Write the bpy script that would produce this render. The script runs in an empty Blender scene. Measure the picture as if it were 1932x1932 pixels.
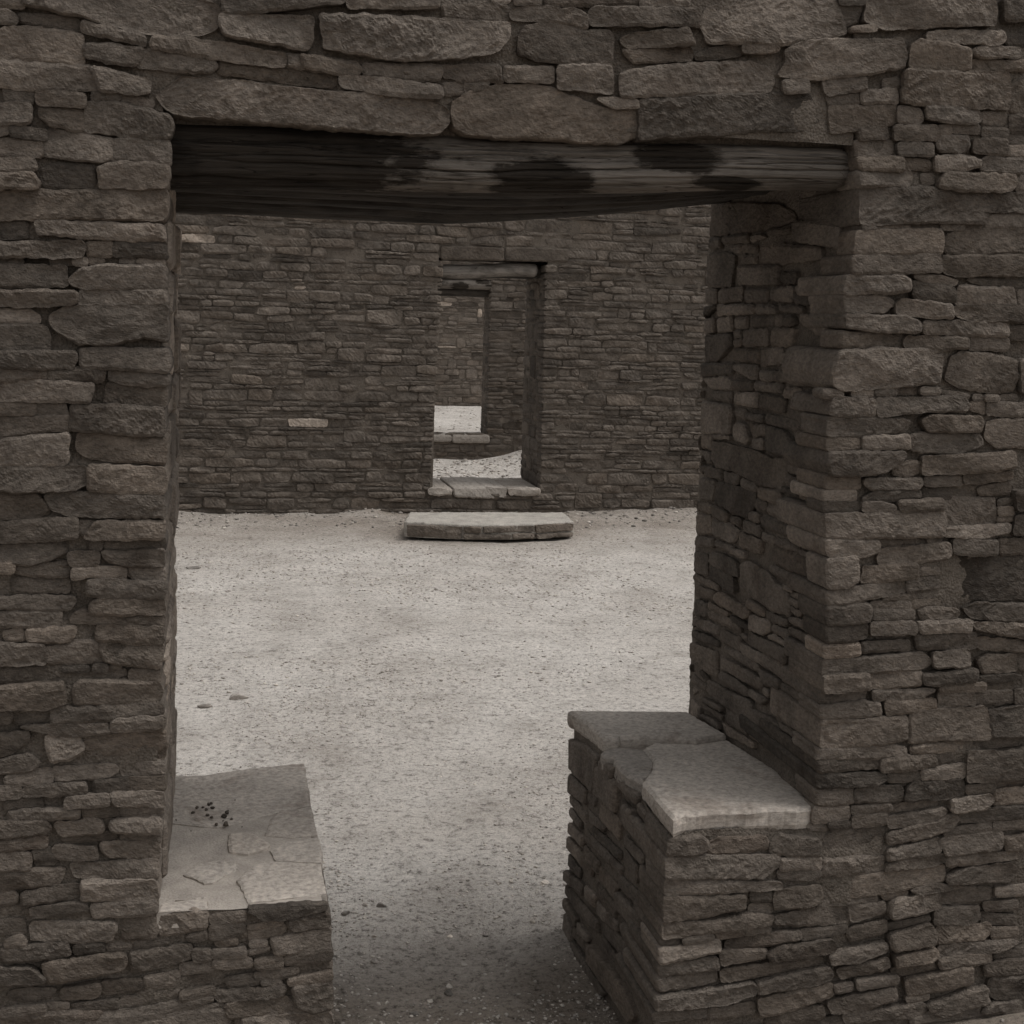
import bpy, math
import numpy as np
from mathutils import Matrix, Vector

rad = math.radians
scn = bpy.context.scene
COL = scn.collection

# ------------------------------------------------------------------ camera
CAM = (0.0869, -2.4696, 1.499)
YAW, PITCH, ROLL = -0.2098, -0.0801, 0.0293
cd = bpy.data.cameras.new('camera')
cd.sensor_width = 36.0
cd.lens = 36.0 * 2629.0 / 1932.0
cd.shift_y = -(966.0 - 812.63) / 1932.0
cd.clip_start, cd.clip_end = 0.05, 600.0
cam = bpy.data.objects.new('camera', cd)
COL.objects.link(cam)
cy, sy, cp, sp, cr, sr = (math.cos(YAW), math.sin(YAW), math.cos(PITCH), math.sin(PITCH),
                          math.cos(ROLL), math.sin(ROLL))
fwd = Vector((-sy * cp, cy * cp, sp))
up0 = Vector((sy * sp, -cy * sp, cp))
rt0 = Vector((cy, sy, 0))
rt = cr * rt0 + sr * up0
upv = -sr * rt0 + cr * up0
m = Matrix((rt, upv, -fwd)).transposed().to_4x4()
m.translation = Vector(CAM)
cam.matrix_world = m
scn.camera = cam

# ------------------------------------------------------------------ sky, sun, exposure
SUN_ELEV, SUN_AZ = 66.0, 105.0         # azimuth measured clockwise from +y (north)
world = bpy.data.worlds.new('World')
scn.world = world
world.use_nodes = True
wn, wl = world.node_tree.nodes, world.node_tree.links
wn.clear()
sky = wn.new('ShaderNodeTexSky')
sky.sky_type = 'NISHITA'
sky.sun_disc = False
sky.sun_elevation = rad(SUN_ELEV)
sky.sun_rotation = rad(SUN_AZ)
sky.dust_density = 4.0
grey = wn.new('ShaderNodeHueSaturation')
grey.inputs['Saturation'].default_value = 0.03     # an overcast, nearly colourless sky
bgn = wn.new('ShaderNodeBackground')
bgn.inputs['Strength'].default_value = 0.13
won = wn.new('ShaderNodeOutputWorld')
wl.new(sky.outputs['Color'], grey.inputs['Color'])
wl.new(grey.outputs['Color'], bgn.inputs['Color'])
wl.new(bgn.outputs['Background'], won.inputs['Surface'])
sd = bpy.data.lights.new('sun', 'SUN')
sd.energy = 1.25
sd.angle = rad(22)
sd.color = (1.0, 0.965, 0.92)
sun = bpy.data.objects.new('sun', sd)
COL.objects.link(sun)
sdir = Vector((math.sin(rad(SUN_AZ)) * math.cos(rad(SUN_ELEV)), math.cos(rad(SUN_AZ)) * math.cos(rad(SUN_ELEV)),
               math.sin(rad(SUN_ELEV))))
sun.rotation_euler = sdir.to_track_quat('Z', 'Y').to_euler()
sun.location = (3, -3, 8)
vs = scn.view_settings
vs.view_transform = 'Standard'
vs.look = 'None'
vs.exposure = -0.04
vs.gamma = 1.0
scn.cycles.max_bounces = 6
scn.cycles.diffuse_bounces = 4
vs.use_curve_mapping = False

# ------------------------------------------------------------------ dimensions (metres)
W = 1.25            # clear width of the upper doorway; its left jamb is x = 0, wall face is y = 0
T = 0.748           # wall thickness
ZL, ZR = 0.4284, 0.5397     # tops of the two low ledges
XL, XR = 0.2949, 0.9385     # inner faces of the two low ledges
YF = 7.918          # face of the far wall
rng = np.random.default_rng(11)

# ------------------------------------------------------------------ noise
_P = np.random.default_rng(5).permutation(256)
_P = np.concatenate([_P, _P, _P]).astype(np.int32)
_VAL = np.random.default_rng(6).uniform(-1, 1, 768).astype(np.float32)

def vnoise(x, y, z=0.0):
    """value noise in [-1, 1]"""
    x, y = np.asarray(x, float), np.asarray(y, float)
    z = np.asarray(z, float)
    ix, iy, iz = np.floor(x), np.floor(y), np.floor(z)
    fx, fy, fz = x - ix, y - iy, z - iz
    ix, iy, iz = ix.astype(np.int64) & 255, iy.astype(np.int64) & 255, iz.astype(np.int64) & 255
    fx, fy, fz = fx * fx * (3 - 2 * fx), fy * fy * (3 - 2 * fy), fz * fz * (3 - 2 * fz)
    a, b = _P[ix] + iy, _P[ix + 1] + iy
    aa, ab, ba, bb = _P[a] + iz, _P[a + 1] + iz, _P[b] + iz, _P[b + 1] + iz
    def L(p, q, t): return p + (q - p) * t
    lo = L(L(_VAL[aa], _VAL[ba], fx), L(_VAL[ab], _VAL[bb], fx), fy)
    if np.ndim(fz) == 0 and fz == 0: return lo
    return L(lo, L(L(_VAL[aa + 1], _VAL[ba + 1], fx), L(_VAL[ab + 1], _VAL[bb + 1], fx), fy), fz)

def fbm(x, y, z=0.0, octaves=3, gain=0.5):
    a, s, t = 1.0, 0.0, 0.0
    for k in range(octaves):
        s = s + a * vnoise(x * 2.03 ** k + 17.3 * k, y * 2.03 ** k - 9.1 * k, z + 6.0 * k)
        t += a
        a *= gain
    return s / t

# ------------------------------------------------------------------ objects
def tag(o, label=None, cat=None, group=None, kind=None):
    if label: o['label'] = label
    if cat: o['category'] = cat
    if group: o['group'] = group
    if kind: o['kind'] = kind
    return o

def empty(name, loc):
    o = bpy.data.objects.new(name, None)
    o.empty_display_size = 0.2
    COL.objects.link(o)
    o.location = loc
    return o

def mesh_obj(name, verts, faces, mat, parent=None, tone=None, smooth=None, local=True):
    """verts in world metres; the object's origin is moved to the middle of the piece"""
    verts = np.asarray(verts, float)
    if smooth is None: smooth = mat not in ROUGH           # split sandstone breaks in small crisp facets
    c = (verts.min(0) + verts.max(0)) / 2 if local else np.zeros(3)
    me = bpy.data.meshes.new(name)
    faces = np.asarray(faces)
    nv, nf = len(verts), len(faces)
    me.vertices.add(nv)
    me.vertices.foreach_set('co', (verts - c).astype(np.float32).ravel())
    k = faces.shape[1]
    me.loops.add(nf * k)
    me.loops.foreach_set('vertex_index', faces.astype(np.int32).ravel())
    me.polygons.add(nf)
    me.polygons.foreach_set('loop_start', np.arange(0, nf * k, k, dtype=np.int32))
    me.polygons.foreach_set('loop_total', np.full(nf, k, dtype=np.int32))
    me.polygons.foreach_set('use_smooth', np.full(nf, smooth, dtype=bool))
    me.update(calc_edges=True)
    me.validate()
    if tone is not None:
        at = me.attributes.new('tone', 'FLOAT', 'POINT')
        at.data.foreach_set('value', np.broadcast_to(np.asarray(tone, np.float32), (nv,)).copy())
    me.materials.append(mat)
    o = bpy.data.objects.new(name, me)
    COL.objects.link(o)
    o.location = c
    if parent is not None:
        o.parent = parent
        o.location = Vector(c) - parent.location
    return o

class Bag:
    """many pieces that stay one part"""
    def __init__(self): self.v, self.f, self.t, self.n = [], [], [], 0
    def add(self, v, f, tone):
        self.v.append(v); self.f.append(np.asarray(f) + self.n); self.t.append(np.full(len(v), tone)); self.n += len(v)
    def build(self, name, mat, parent=None):
        if not self.v: return None
        o = mesh_obj(name, np.concatenate(self.v), np.concatenate(self.f), mat, parent, np.concatenate(self.t), local=False)
        return tag(o, kind='stuff')

# ------------------------------------------------------------------ materials
def nodes_of(name):
    mt = bpy.data.materials.new(name)
    mt.use_nodes = True
    nt = mt.node_tree
    nt.nodes.clear()
    out = nt.nodes.new('ShaderNodeOutputMaterial')
    b = nt.nodes.new('ShaderNodeBsdfPrincipled')
    nt.links.new(b.outputs['BSDF'], out.inputs['Surface'])
    b.inputs['Roughness'].default_value = 0.92
    b.inputs['Specular IOR Level'].default_value = 0.18
    return mt, nt, b

def N(nt, typ, **kw):
    n = nt.nodes.new(typ)
    for k, v in kw.items():
        if k in n.inputs: n.inputs[k].default_value = v
        else: setattr(n, k, v)
    return n

def ramp(nt, src, stops):
    r = nt.nodes.new('ShaderNodeValToRGB')
    e = r.color_ramp.elements
    while len(e) < len(stops): e.new(0.5)
    for el, (p, c) in zip(e, stops):
        el.position = p
        el.color = (*c, 1) if len(c) == 3 else c
    nt.links.new(src, r.inputs[0])
    return r

def noise_node(nt, vec, scale, detail=4.0, rough=0.6, dist=0.0):
    n = N(nt, 'ShaderNodeTexNoise', Scale=scale, Detail=detail, Roughness=rough, Distortion=dist)
    nt.links.new(vec, n.inputs['Vector'])
    return n.outputs['Fac']

def coords(nt, scale=(1, 1, 1), rot=(0, 0, 0), jitter=True):
    tc = nt.nodes.new('ShaderNodeTexCoord')
    mp = nt.nodes.new('ShaderNodeMapping')
    mp.inputs['Scale'].default_value = scale
    mp.inputs['Rotation'].default_value = rot
    nt.links.new(tc.outputs['Object'], mp.inputs['Vector'])
    if jitter:
        oi = nt.nodes.new('ShaderNodeObjectInfo')
        mu = N(nt, 'ShaderNodeMath', operation='MULTIPLY')
        mu.inputs[1].default_value = 37.0
        nt.links.new(oi.outputs['Random'], mu.inputs[0])
        nt.links.new(mu.outputs[0], mp.inputs['Location'])
    return mp.outputs['Vector']

def mixc(nt, fac, a, b, mode='MIX'):
    mx = nt.nodes.new('ShaderNodeMix')
    mx.data_type = 'RGBA'
    mx.blend_type = mode
    for sock, v in ((mx.inputs[0], fac), (mx.inputs[6], a), (mx.inputs[7], b)):
        if isinstance(v, bpy.types.NodeSocket): nt.links.new(v, sock)
        elif isinstance(v, (int, float)): sock.default_value = v
        else: sock.default_value = (*v, 1)
    return mx.outputs[2]

def stone_material(name, base, spread=0.35, bump=1.0, bump_dist=0.011, fine=210.0, stains=True):
    mt, nt, b = nodes_of(name)
    vec = coords(nt)
    vecs = coords(nt, (1, 1, 1.9), (0, rad(35), 0))
    big = noise_node(nt, vec, 9.0, 3, 0.6)
    grain = noise_node(nt, vecs, fine * 0.4, 4, 0.7)
    c = [np.array(base) * k for k in (1 - spread, 1.0, 1 + spread)]
    r1 = ramp(nt, big, [(0.28, tuple(c[0])), (0.5, tuple(c[1])), (0.74, tuple(c[2]))])
    g = ramp(nt, grain, [(0.28, (0.6, 0.6, 0.6)), (0.5, (1, 1, 1)), (0.74, (1.4, 1.39, 1.37))])
    col = mixc(nt, 1.0, r1.outputs[0], g.outputs[0], 'MULTIPLY')
    if stains:
        st = noise_node(nt, vec, 5.0, 4, 0.65, 0.8)
        sm = ramp(nt, st, [(0.56, (0, 0, 0)), (0.68, (1, 1, 1))])
        col = mixc(nt, sm.outputs[0], col, mixc(nt, 1.0, col, (0.72, 0.69, 0.67), 'MULTIPLY'))
    at = nt.nodes.new('ShaderNodeAttribute')
    at.attribute_name = 'tone'
    oi = nt.nodes.new('ShaderNodeObjectInfo')
    tint = ramp(nt, oi.outputs['Random'], [(0.0, (0.985, 0.993, 1.0)), (0.6, (1.0, 1.0, 1.0)), (1.0, (1.025, 0.998, 0.968))])
    col = mixc(nt, 1.0, col, tint.outputs[0], 'MULTIPLY')
    hs = nt.nodes.new('ShaderNodeVectorMath')
    hs.operation = 'SCALE'
    nt.links.new(col, hs.inputs[0])
    nt.links.new(at.outputs['Fac'], hs.inputs['Scale'])
    nt.links.new(hs.outputs[0], b.inputs['Base Color'])
    h1 = noise_node(nt, vecs, fine * 0.28, 5, 0.72)
    h2 = noise_node(nt, vec, fine, 2, 0.6)
    ad = N(nt, 'ShaderNodeMath', operation='MULTIPLY_ADD')
    ad.inputs[1].default_value = 0.35
    nt.links.new(h2, ad.inputs[0]); nt.links.new(h1, ad.inputs[2])
    bp = N(nt, 'ShaderNodeBump', Strength=bump, Distance=bump_dist)
    nt.links.new(ad.outputs[0], bp.inputs['Height'])
    nt.links.new(bp.outputs[0], b.inputs['Normal'])
    return mt

def mortar_material(name, base, bump=0.9, pit=1.0):
    mt, nt, b = nodes_of(name)
    vec = coords(nt, jitter=False)
    n1 = noise_node(nt, vec, 14, 5, 0.6)
    n2 = noise_node(nt, vec, 170, 5, 0.7)
    r1 = ramp(nt, n1, [(0.3, tuple(np.array(base) * 0.75)), (0.7, tuple(np.array(base) * 1.2))])
    k_ = 0.4 * pit
    r2 = ramp(nt, n2, [(0.3, (1 - k_, 1 - k_, 1 - k_)), (0.75, (1 + 0.85 * k_, 1 + 0.85 * k_, 1 + 0.8 * k_))])
    nt.links.new(mixc(nt, 1.0, r1.outputs[0], r2.outputs[0], 'MULTIPLY'), b.inputs['Base Color'])
    vo = N(nt, 'ShaderNodeTexVoronoi', Scale=190.0)
    nt.links.new(vec, vo.inputs['Vector'])
    ad = N(nt, 'ShaderNodeMath', operation='SUBTRACT')
    nt.links.new(n2, ad.inputs[0]); nt.links.new(vo.outputs['Distance'], ad.inputs[1])
    bp = N(nt, 'ShaderNodeBump', Strength=bump, Distance=0.004)
    nt.links.new(ad.outputs[0], bp.inputs['Height'])
    nt.links.new(bp.outputs[0], b.inputs['Normal'])
    return mt

def ground_material():
    mt, nt, b = nodes_of('dusty_ground')
    vec = coords(nt, jitter=False)
    big = noise_node(nt, vec, 0.9, 5, 0.6)
    mid = noise_node(nt, vec, 3.4, 7, 0.68)
    fine = noise_node(nt, vec, 90.0, 5, 0.75)
    grit = noise_node(nt, vec, 340.0, 3, 0.7)
    speck = noise_node(nt, vec, 34.0, 4, 0.8)
    r1 = ramp(nt, big, [(0.3, (0.445, 0.407, 0.369)), (0.62, (0.565, 0.527, 0.487))])
    r2 = ramp(nt, mid, [(0.3, (0.74, 0.725, 0.71)), (0.48, (0.98, 0.98, 0.98)), (0.7, (1.14, 1.14, 1.14))])
    r3 = ramp(nt, fine, [(0.32, (0.36, 0.35, 0.34)), (0.45, (0.95, 0.95, 0.95)), (0.72, (1.2, 1.2, 1.2))])
    r4 = ramp(nt, grit, [(0.25, (0.68, 0.68, 0.68)), (0.5, (1, 1, 1)), (0.8, (1.2, 1.2, 1.2))])
    r5 = ramp(nt, speck, [(0.35, (0.42, 0.41, 0.40)), (0.46, (0.96, 0.96, 0.96)), (0.7, (1.16, 1.16, 1.16))])
    c = mixc(nt, 1.0, r1.outputs[0], r2.outputs[0], 'MULTIPLY')
    for r_ in (r3, r4, r5): c = mixc(nt, 1.0, c, r_.outputs[0], 'MULTIPLY')
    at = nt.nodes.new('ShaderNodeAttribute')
    at.attribute_name = 'tone'           # multiplies the earth darker and browner in the doorway and towards the far wall
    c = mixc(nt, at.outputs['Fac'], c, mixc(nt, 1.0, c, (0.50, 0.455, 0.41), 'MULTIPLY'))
    nt.links.new(c, b.inputs['Base Color'])
    h = N(nt, 'ShaderNodeMath', operation='MULTIPLY_ADD')
    h.inputs[1].default_value = 0.4
    nt.links.new(grit, h.inputs[0]); nt.links.new(fine, h.inputs[2])
    bp = N(nt, 'ShaderNodeBump', Strength=0.9, Distance=0.009)
    nt.links.new(h.outputs[0], bp.inputs['Height'])
    nt.links.new(bp.outputs[0], b.inputs['Normal'])
    return mt

def wood_material(name, base, stains=()):
    """weathered log; stains: (x, z, rx, rz) dark patches on the log itself, in metres from its middle"""
    mt, nt, b = nodes_of(name)
    vec = coords(nt, (1.2, 26, 26), jitter=True)
    vec2 = coords(nt, (3, 7, 7), jitter=True)
    g = noise_node(nt, vec, 6.0, 7, 0.7, 0.6)
    w = noise_node(nt, vec2, 1.6, 4, 0.6, 1.0)
    r1 = ramp(nt, g, [(0.25, tuple(np.array(base) * 0.58)), (0.5, base), (0.75, tuple(np.array(base) * 1.25))])
    r2 = ramp(nt, w, [(0.34, (0.45, 0.44, 0.43)), (0.56, (1, 1, 1))])
    c = mixc(nt, 1.0, r1.outputs[0], r2.outputs[0], 'MULTIPLY')
    ck = noise_node(nt, coords(nt, (0.7, 20, 20)), 3.2, 2, 0.5, 0.3)
    cr_ = ramp(nt, ck, [(0.488, (1, 1, 1)), (0.497, (0.3, 0.28, 0.26)), (0.503, (0.3, 0.28, 0.26)), (0.512, (1, 1, 1))])
    c = mixc(nt, 1.0, c, cr_.outputs[0], 'MULTIPLY')
    tc = nt.nodes.new('ShaderNodeTexCoord')
    warp = N(nt, 'ShaderNodeTexNoise', Scale=5.0, Detail=6.0, Roughness=0.7)
    nt.links.new(coords(nt, (3.0, 9, 9), jitter=False), warp.inputs['Vector'])
    for (x, z, rx, rz) in stains:
        mp = nt.nodes.new('ShaderNodeMapping')
        mp.vector_type = 'TEXTURE'
        mp.inputs['Location'].default_value = (x, 0, z)
        mp.inputs['Scale'].default_value = (rx, 10.0, rz)
        nt.links.new(tc.outputs['Object'], mp.inputs['Vector'])
        ln = nt.nodes.new('ShaderNodeVectorMath'); ln.operation = 'LENGTH'
        nt.links.new(mp.outputs[0], ln.inputs[0])
        su = N(nt, 'ShaderNodeMath', operation='MULTIPLY_ADD')
        su.inputs[1].default_value = 1.35
        nt.links.new(warp.outputs['Fac'], su.inputs[0]); nt.links.new(ln.outputs['Value'], su.inputs[2])
        ms = ramp(nt, su.outputs[0], [(0.0, (1, 1, 1)), (0.76, (1, 1, 1)), (0.86, (0, 0, 0))])
        sc = N(nt, 'ShaderNodeMath', operation='MULTIPLY'); sc.inputs[1].default_value = 0.49
        nt.links.new(su.outputs[0], sc.inputs[0]); nt.links.new(sc.outputs[0], ms.inputs[0])
        c = mixc(nt, ms.outputs[0], c, mixc(nt, 1.0, c, (0.2, 0.185, 0.17), 'MULTIPLY'))
    nt.links.new(c, b.inputs['Base Color'])
    b.inputs['Roughness'].default_value = 0.85
    bp = N(nt, 'ShaderNodeBump', Strength=0.9, Distance=0.006)
    nt.links.new(g, bp.inputs['Height'])
    nt.links.new(bp.outputs[0], b.inputs['Normal'])
    return mt

BASE = (0.184, 0.155, 0.130)
M_STONE = stone_material('sandstone', BASE)
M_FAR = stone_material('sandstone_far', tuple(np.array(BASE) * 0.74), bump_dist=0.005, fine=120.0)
M_FLAG = stone_material('flagstone', (0.42, 0.374, 0.33), spread=0.12, bump=0.7, bump_dist=0.002)
M_MORTAR = mortar_material('mud_mortar', (0.175, 0.148, 0.124))
M_MORTAR_TOP = mortar_material('ledge_mortar', (0.42, 0.374, 0.33), bump=0.35, pit=0.35)
M_GROUND = ground_material()
M_PEBBLE = stone_material('pebble', (0.38, 0.342, 0.305), spread=0.3, bump=0.3, stains=False)
M_CLOD = stone_material('dirt_clod', (0.11, 0.092, 0.077), stains=False)

ROUGH = (M_STONE, M_FAR, M_FLAG)

# ------------------------------------------------------------------ stones
class Frame:
    def __init__(self, O, U, V, Nn, warp=None):
        self.warp = warp
        self.O, self.U, self.V, self.N = [np.array(a, float) for a in (O, U, V, Nn)]
        self.flip = np.dot(np.cross(self.U, self.V), self.N) < 0
    def world(self, u, v, n):
        p = self.O + np.multiply.outer(u, self.U) + np.multiply.outer(v, self.V) + np.multiply.outer(n, self.N)
        return self.warp(p) if self.warp else p

F_FRONT = Frame((0, 0, 0), (1, 0, 0), (0, 0, 1), (0, -1, 0))
def jamb_lean(p):                       # the right jamb leans outward towards its top front corner
    p = p.copy()
    p[:, 0] += -0.008 + 0.027 * np.clip((p[:, 2] - 0.54) / 1.29, 0, 1.1) * np.clip(1 - p[:, 1] / T, 0, 1)
    return p
def slab_tilt(p):
    p = p.copy()
    p[:, 2] += 0.021 * np.clip(1 - p[:, 1] / T, 0, 1)
    return p
F_RIGHT = Frame((W, 0, 0), (0, 1, 0), (0, 0, 1), (-1, 0, 0), jamb_lean)
F_SIDE = Frame((XR, 0, 0), (0, 1, 0), (0, 0, 1), (-1, 0, 0))
F_LEFT = Frame((0, 0, 0), (0, 1, 0), (0, 0, 1), (1, 0, 0))
F_LBLK = Frame((XL, 0, 0), (0, 1, 0), (0, 0, 1), (1, 0, 0))
F_TOPR = Frame((0, 0, ZR), (1, 0, 0), (0, 1, 0), (0, 0, 1), slab_tilt)
F_TOPL = Frame((0, 0, ZL), (1, 0, 0), (0, 1, 0), (0, 0, 1))

def resample(pts, n):
    d = np.r_[0, np.cumsum(np.hypot(*np.diff(pts, axis=0).T))]
    t = np.linspace(0, d[-1], n + 1)
    return np.c_[np.interp(t, d, pts[:, 0]), np.interp(t, d, pts[:, 1])], d[-1]

def stone(poly, frame, res=0.004, depth=0.05, r=0.007, rough=1.0, off=0.0, tilt=(0, 0), jag=0.002,
          seed=None, rings=None, smooth=2, octaves=3, face=0.0025, grow=0.0, facets=0.0, hack=1.0, ringn=0.0016):
    """One split sandstone block: outline in the plane of the wall face, rounded arrises, a hackly face and real depth."""
    P = np.asarray(poly, float)
    a = 0.5 * np.sum(P[:, 0] * np.roll(P[:, 1], -1) - np.roll(P[:, 0], -1) * P[:, 1])
    if a > 0: P = P[::-1]                                   # clockwise: top runs left to right
    lo, hi = P.min(0), P.max(0)
    c, hs = (lo + hi) / 2, np.maximum((hi - lo) / 2, 1e-4)
    q = (P - c) / hs
    idx = [int(np.argmax(q @ np.array(d))) for d in ((-1, 1), (1, 1), (1, -1), (-1, -1))]
    n = len(P)
    rel = [(k - idx[0]) % n for k in idx]
    if len(set(idx)) < 4 or sorted(rel) != rel:
        P, _ = resample(np.vstack([P, P[:1]]), 16); P = P[:-1]; n = 16
        q = (P - c) / hs
        ang = np.arctan2(q[:, 1], q[:, 0])
        i0 = int(np.argmin(np.abs(np.angle(np.exp(1j * (ang - 3 * math.pi / 4))))))
        idx = [(i0 + 4 * k) % 16 for k in range(4)]
    def side(i, j):
        k = [i]
        while k[-1] != j: k.append((k[-1] + 1) % n)
        return P[k]
    st, sr_, sb, sl = side(idx[0], idx[1]), side(idx[1], idx[2]), side(idx[2], idx[3]), side(idx[3], idx[0])
    ln = lambda s: np.hypot(*np.diff(s, axis=0).T).sum()
    Lu, Lv = (ln(st) + ln(sb)) / 2, (ln(sr_) + ln(sl)) / 2
    nu, nv = int(np.clip(round(Lu / res), 3, 140)), int(np.clip(round(Lv / res), 3, 90))
    T0, R0, B0, L0 = [resample(s, k)[0] for s, k in ((st, nu), (sr_, nv), (sb, nu), (sl, nv))]
    ring = np.vstack([T0[:-1], R0[:-1], B0[:-1], L0[:-1]])
    if seed is None: seed = float(rng.integers(0, 250))
    for _ in range(smooth):
        ring = 0.5 * ring + 0.25 * (np.roll(ring, 1, 0) + np.roll(ring, -1, 0))
    tg = np.roll(ring, -1, 0) - np.roll(ring, 1, 0)
    nr = np.c_[-tg[:, 1], tg[:, 0]] / np.maximum(np.hypot(*tg.T), 1e-9)[:, None]     # outward for clockwise rings
    ring = ring + nr * (grow + jag * (fbm(ring[:, 0] * 70, ring[:, 1] * 70, seed, 2, 0.8))[:, None] * 1.7)
    m_ = len(ring)
    Tt = ring[0:nu + 1]
    Rr = ring[nu:nu + nv + 1]
    Bb = ring[nu + nv:2 * nu + nv + 1][::-1]
    Ll = np.vstack([ring[2 * nu + nv:], ring[:1]])[::-1]
    s, t = np.linspace(0, 1, nu + 1)[None, :, None], np.linspace(0, 1, nv + 1)[:, None, None]
    G = ((1 - t) * Tt[None] + t * Bb[None] + (1 - s) * Ll[:, None] + s * Rr[:, None]
         - ((1 - s) * (1 - t) * Tt[0] + s * (1 - t) * Tt[-1] + (1 - s) * t * Bb[0] + s * t * Bb[-1]))
    s, t = s[..., 0], t[..., 0]
    r = min(r, Lv * 0.3)
    e = np.minimum(np.minimum(s, 1 - s) * Lu, np.minimum(t, 1 - t) * Lv)
    k = np.clip(e / r, 0, 1)
    u, v = G[..., 0], G[..., 1]
    hsc = -0.85 * r * (1 - np.sqrt(np.clip(1 - (1 - k) ** 2, 0, 1)))
    edge = np.clip(e / (1.5 * r), 0.25, 1)
    f1 = fbm(u * 16, v * 26, seed, octaves)
    hgt = face * rough * f1
    if facets:
        K = int(np.clip(2 + Lu / 0.045, 3, 9))
        g2 = np.random.default_rng(int(seed * 7919 + Lu * 1e5) % 100003)
        fu, fv = g2.uniform(lo[0], hi[0], K), g2.uniform(lo[1], hi[1], K)
        gu, gv, ga = g2.normal(0, 0.09, K), g2.normal(0, 0.14, K), g2.uniform(0, 0.006, K)
        wu = u + 0.014 * vnoise(u * 30, v * 30, seed + 1)
        wv = v + 0.010 * vnoise(u * 36, v * 36, seed + 2)
        pl = np.sort(ga[:, None, None] + gu[:, None, None] * (wu - fu[:, None, None]) + gv[:, None, None] * (wv - fv[:, None, None]), 0)
        fc = pl[0] * 0.6 + pl[1] * 0.4
        hgt = hgt + facets * np.clip(fc - np.percentile(fc, 60), -0.007, 0.004)
    if octaves > 2:                                         # hackly, obliquely broken face
        p_, q_ = u * 0.8 + v * 0.6, v * 0.8 - u * 0.6
        h1 = 1 - 2 * np.abs(vnoise(p_ * 38, q_ * 82, seed + 3))
        h2 = 1 - 2 * np.abs(vnoise(p_ * 80 + 5, q_ * 150, seed + 5))
        mask = 0.45 + 0.55 * np.clip(0.5 + 1.6 * vnoise(u * 14, v * 20, seed + 9), 0, 1)
        hgt = hgt + hack * rough * mask * (0.0017 * h1 + 0.0012 * h2)
    n_ = off + hsc + hgt * edge + tilt[0] * (u - c[0]) + tilt[1] * (v - c[1])
    V = frame.world(u.ravel(), v.ravel(), n_.ravel())
    ii = np.arange((nu + 1) * (nv + 1)).reshape(nv + 1, nu + 1)
    f = np.stack([ii[:-1, :-1], ii[1:, :-1], ii[1:, 1:], ii[:-1, 1:]], -1).reshape(-1, 4)
    # skirt
    bi = np.r_[ii[0, :-1], ii[:-1, -1], ii[-1, :0:-1], ii[:0:-1, 0]]
    bu, bv, bn = u.ravel()[bi], v.ravel()[bi], n_.ravel()[bi]
    if rings is None: rings = [depth * 0.35, depth]
    parts, faces, prev = [V], [f], bi
    base = len(V)
    for jr, dd in enumerate(rings):
        last = jr == len(rings) - 1
        grow_n = ringn * (fbm(bu * 30 + dd * 25, bv * 34, seed + dd * 30, 2) if ringn < 0.002 else fbm((bu + bv) * 13 + (bu - bv) * 9, dd * 150, seed, 3, 0.7))
        if len(rings) <= 2: sh = -0.0008 * (jr + 1) + grow_n * 0.4
        else: sh = grow_n + 0.001 - (0.004 if last else 0.0)
        pu, pv = bu + nr[:, 0] * sh, bv + nr[:, 1] * sh
        V2 = frame.world(pu, pv, np.minimum(bn, off) * 0 + off - dd + (bn - off) * (0.0 if jr else 0.3))
        cur = base + np.arange(m_)
        faces.append(np.stack([prev, np.roll(prev, -1), np.roll(cur, -1), cur], -1))
        parts.append(V2); base += m_; prev = cur
    V = np.vstack(parts)
    f = np.vstack(faces)
    # ring order here: T(left->right), R, B, L = clockwise in (u, v)
    if frame.flip: f = f[:, ::-1]
    return V, f

def rand_tone(sig=0.18):
    t = float(np.exp(rng.normal(0, sig)))
    if rng.random() < 0.06: t *= 0.66
    elif rng.random() < 0.04: t *= 1.25
    return t

def parse(key):
    out = []
    for ln in TRACE[key].strip().splitlines():
        a = ln.split(';')
        pts = np.array([[int(x) / 1000 for x in t.split(',')] for t in a[0].split()])
        out.append((pts, a[1].split() if len(a) > 1 else []))
    return out

def area(p):
    return abs(0.5 * np.sum(p[:, 0] * np.roll(p[:, 1], -1) - np.roll(p[:, 0], -1) * p[:, 1]))

def sheet(frame, u0, u1, v0, v1, res, rec, amp, freq=30, keep=None):
    """rough bedding mortar a little behind the stone faces"""
    us = np.linspace(u0, u1, max(2, int((u1 - u0) / res) + 1))
    vv = np.linspace(v0, v1, max(2, int((v1 - v0) / res) + 1))
    u, v = np.meshgrid(us, vv)
    n_ = -rec + amp * (0.45 * fbm(u * freq * 1.5, v * freq * 1.5, 3.0, 4, 0.65) + 1.0 * fbm(u * 7, v * 9, 9.0, 2))
    n_ = np.minimum(n_, -0.0008)
    V = frame.world(u.ravel(), v.ravel(), n_.ravel())
    ii = np.arange(u.size).reshape(u.shape)
    f = np.stack([ii[:-1, :-1], ii[:-1, 1:], ii[1:, 1:], ii[1:, :-1]], -1).reshape(-1, 4)
    if frame.flip: f = f[:, ::-1]
    return V, f

def boxes(lst):
    Vs, Fs, n = [], [], 0
    for (x0, x1, y0, y1, z0, z1) in lst:
        v = np.array([(x, y, z) for x in (x0, x1) for y in (y0, y1) for z in (z0, z1)], float)
        f = np.array([(0, 1, 3, 2), (4, 6, 7, 5), (0, 4, 5, 1), (2, 3, 7, 6), (0, 2, 6, 4), (1, 5, 7, 3)])
        Vs.append(v); Fs.append(f + n); n += 8
    return np.vstack(Vs), np.vstack(Fs)

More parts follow.
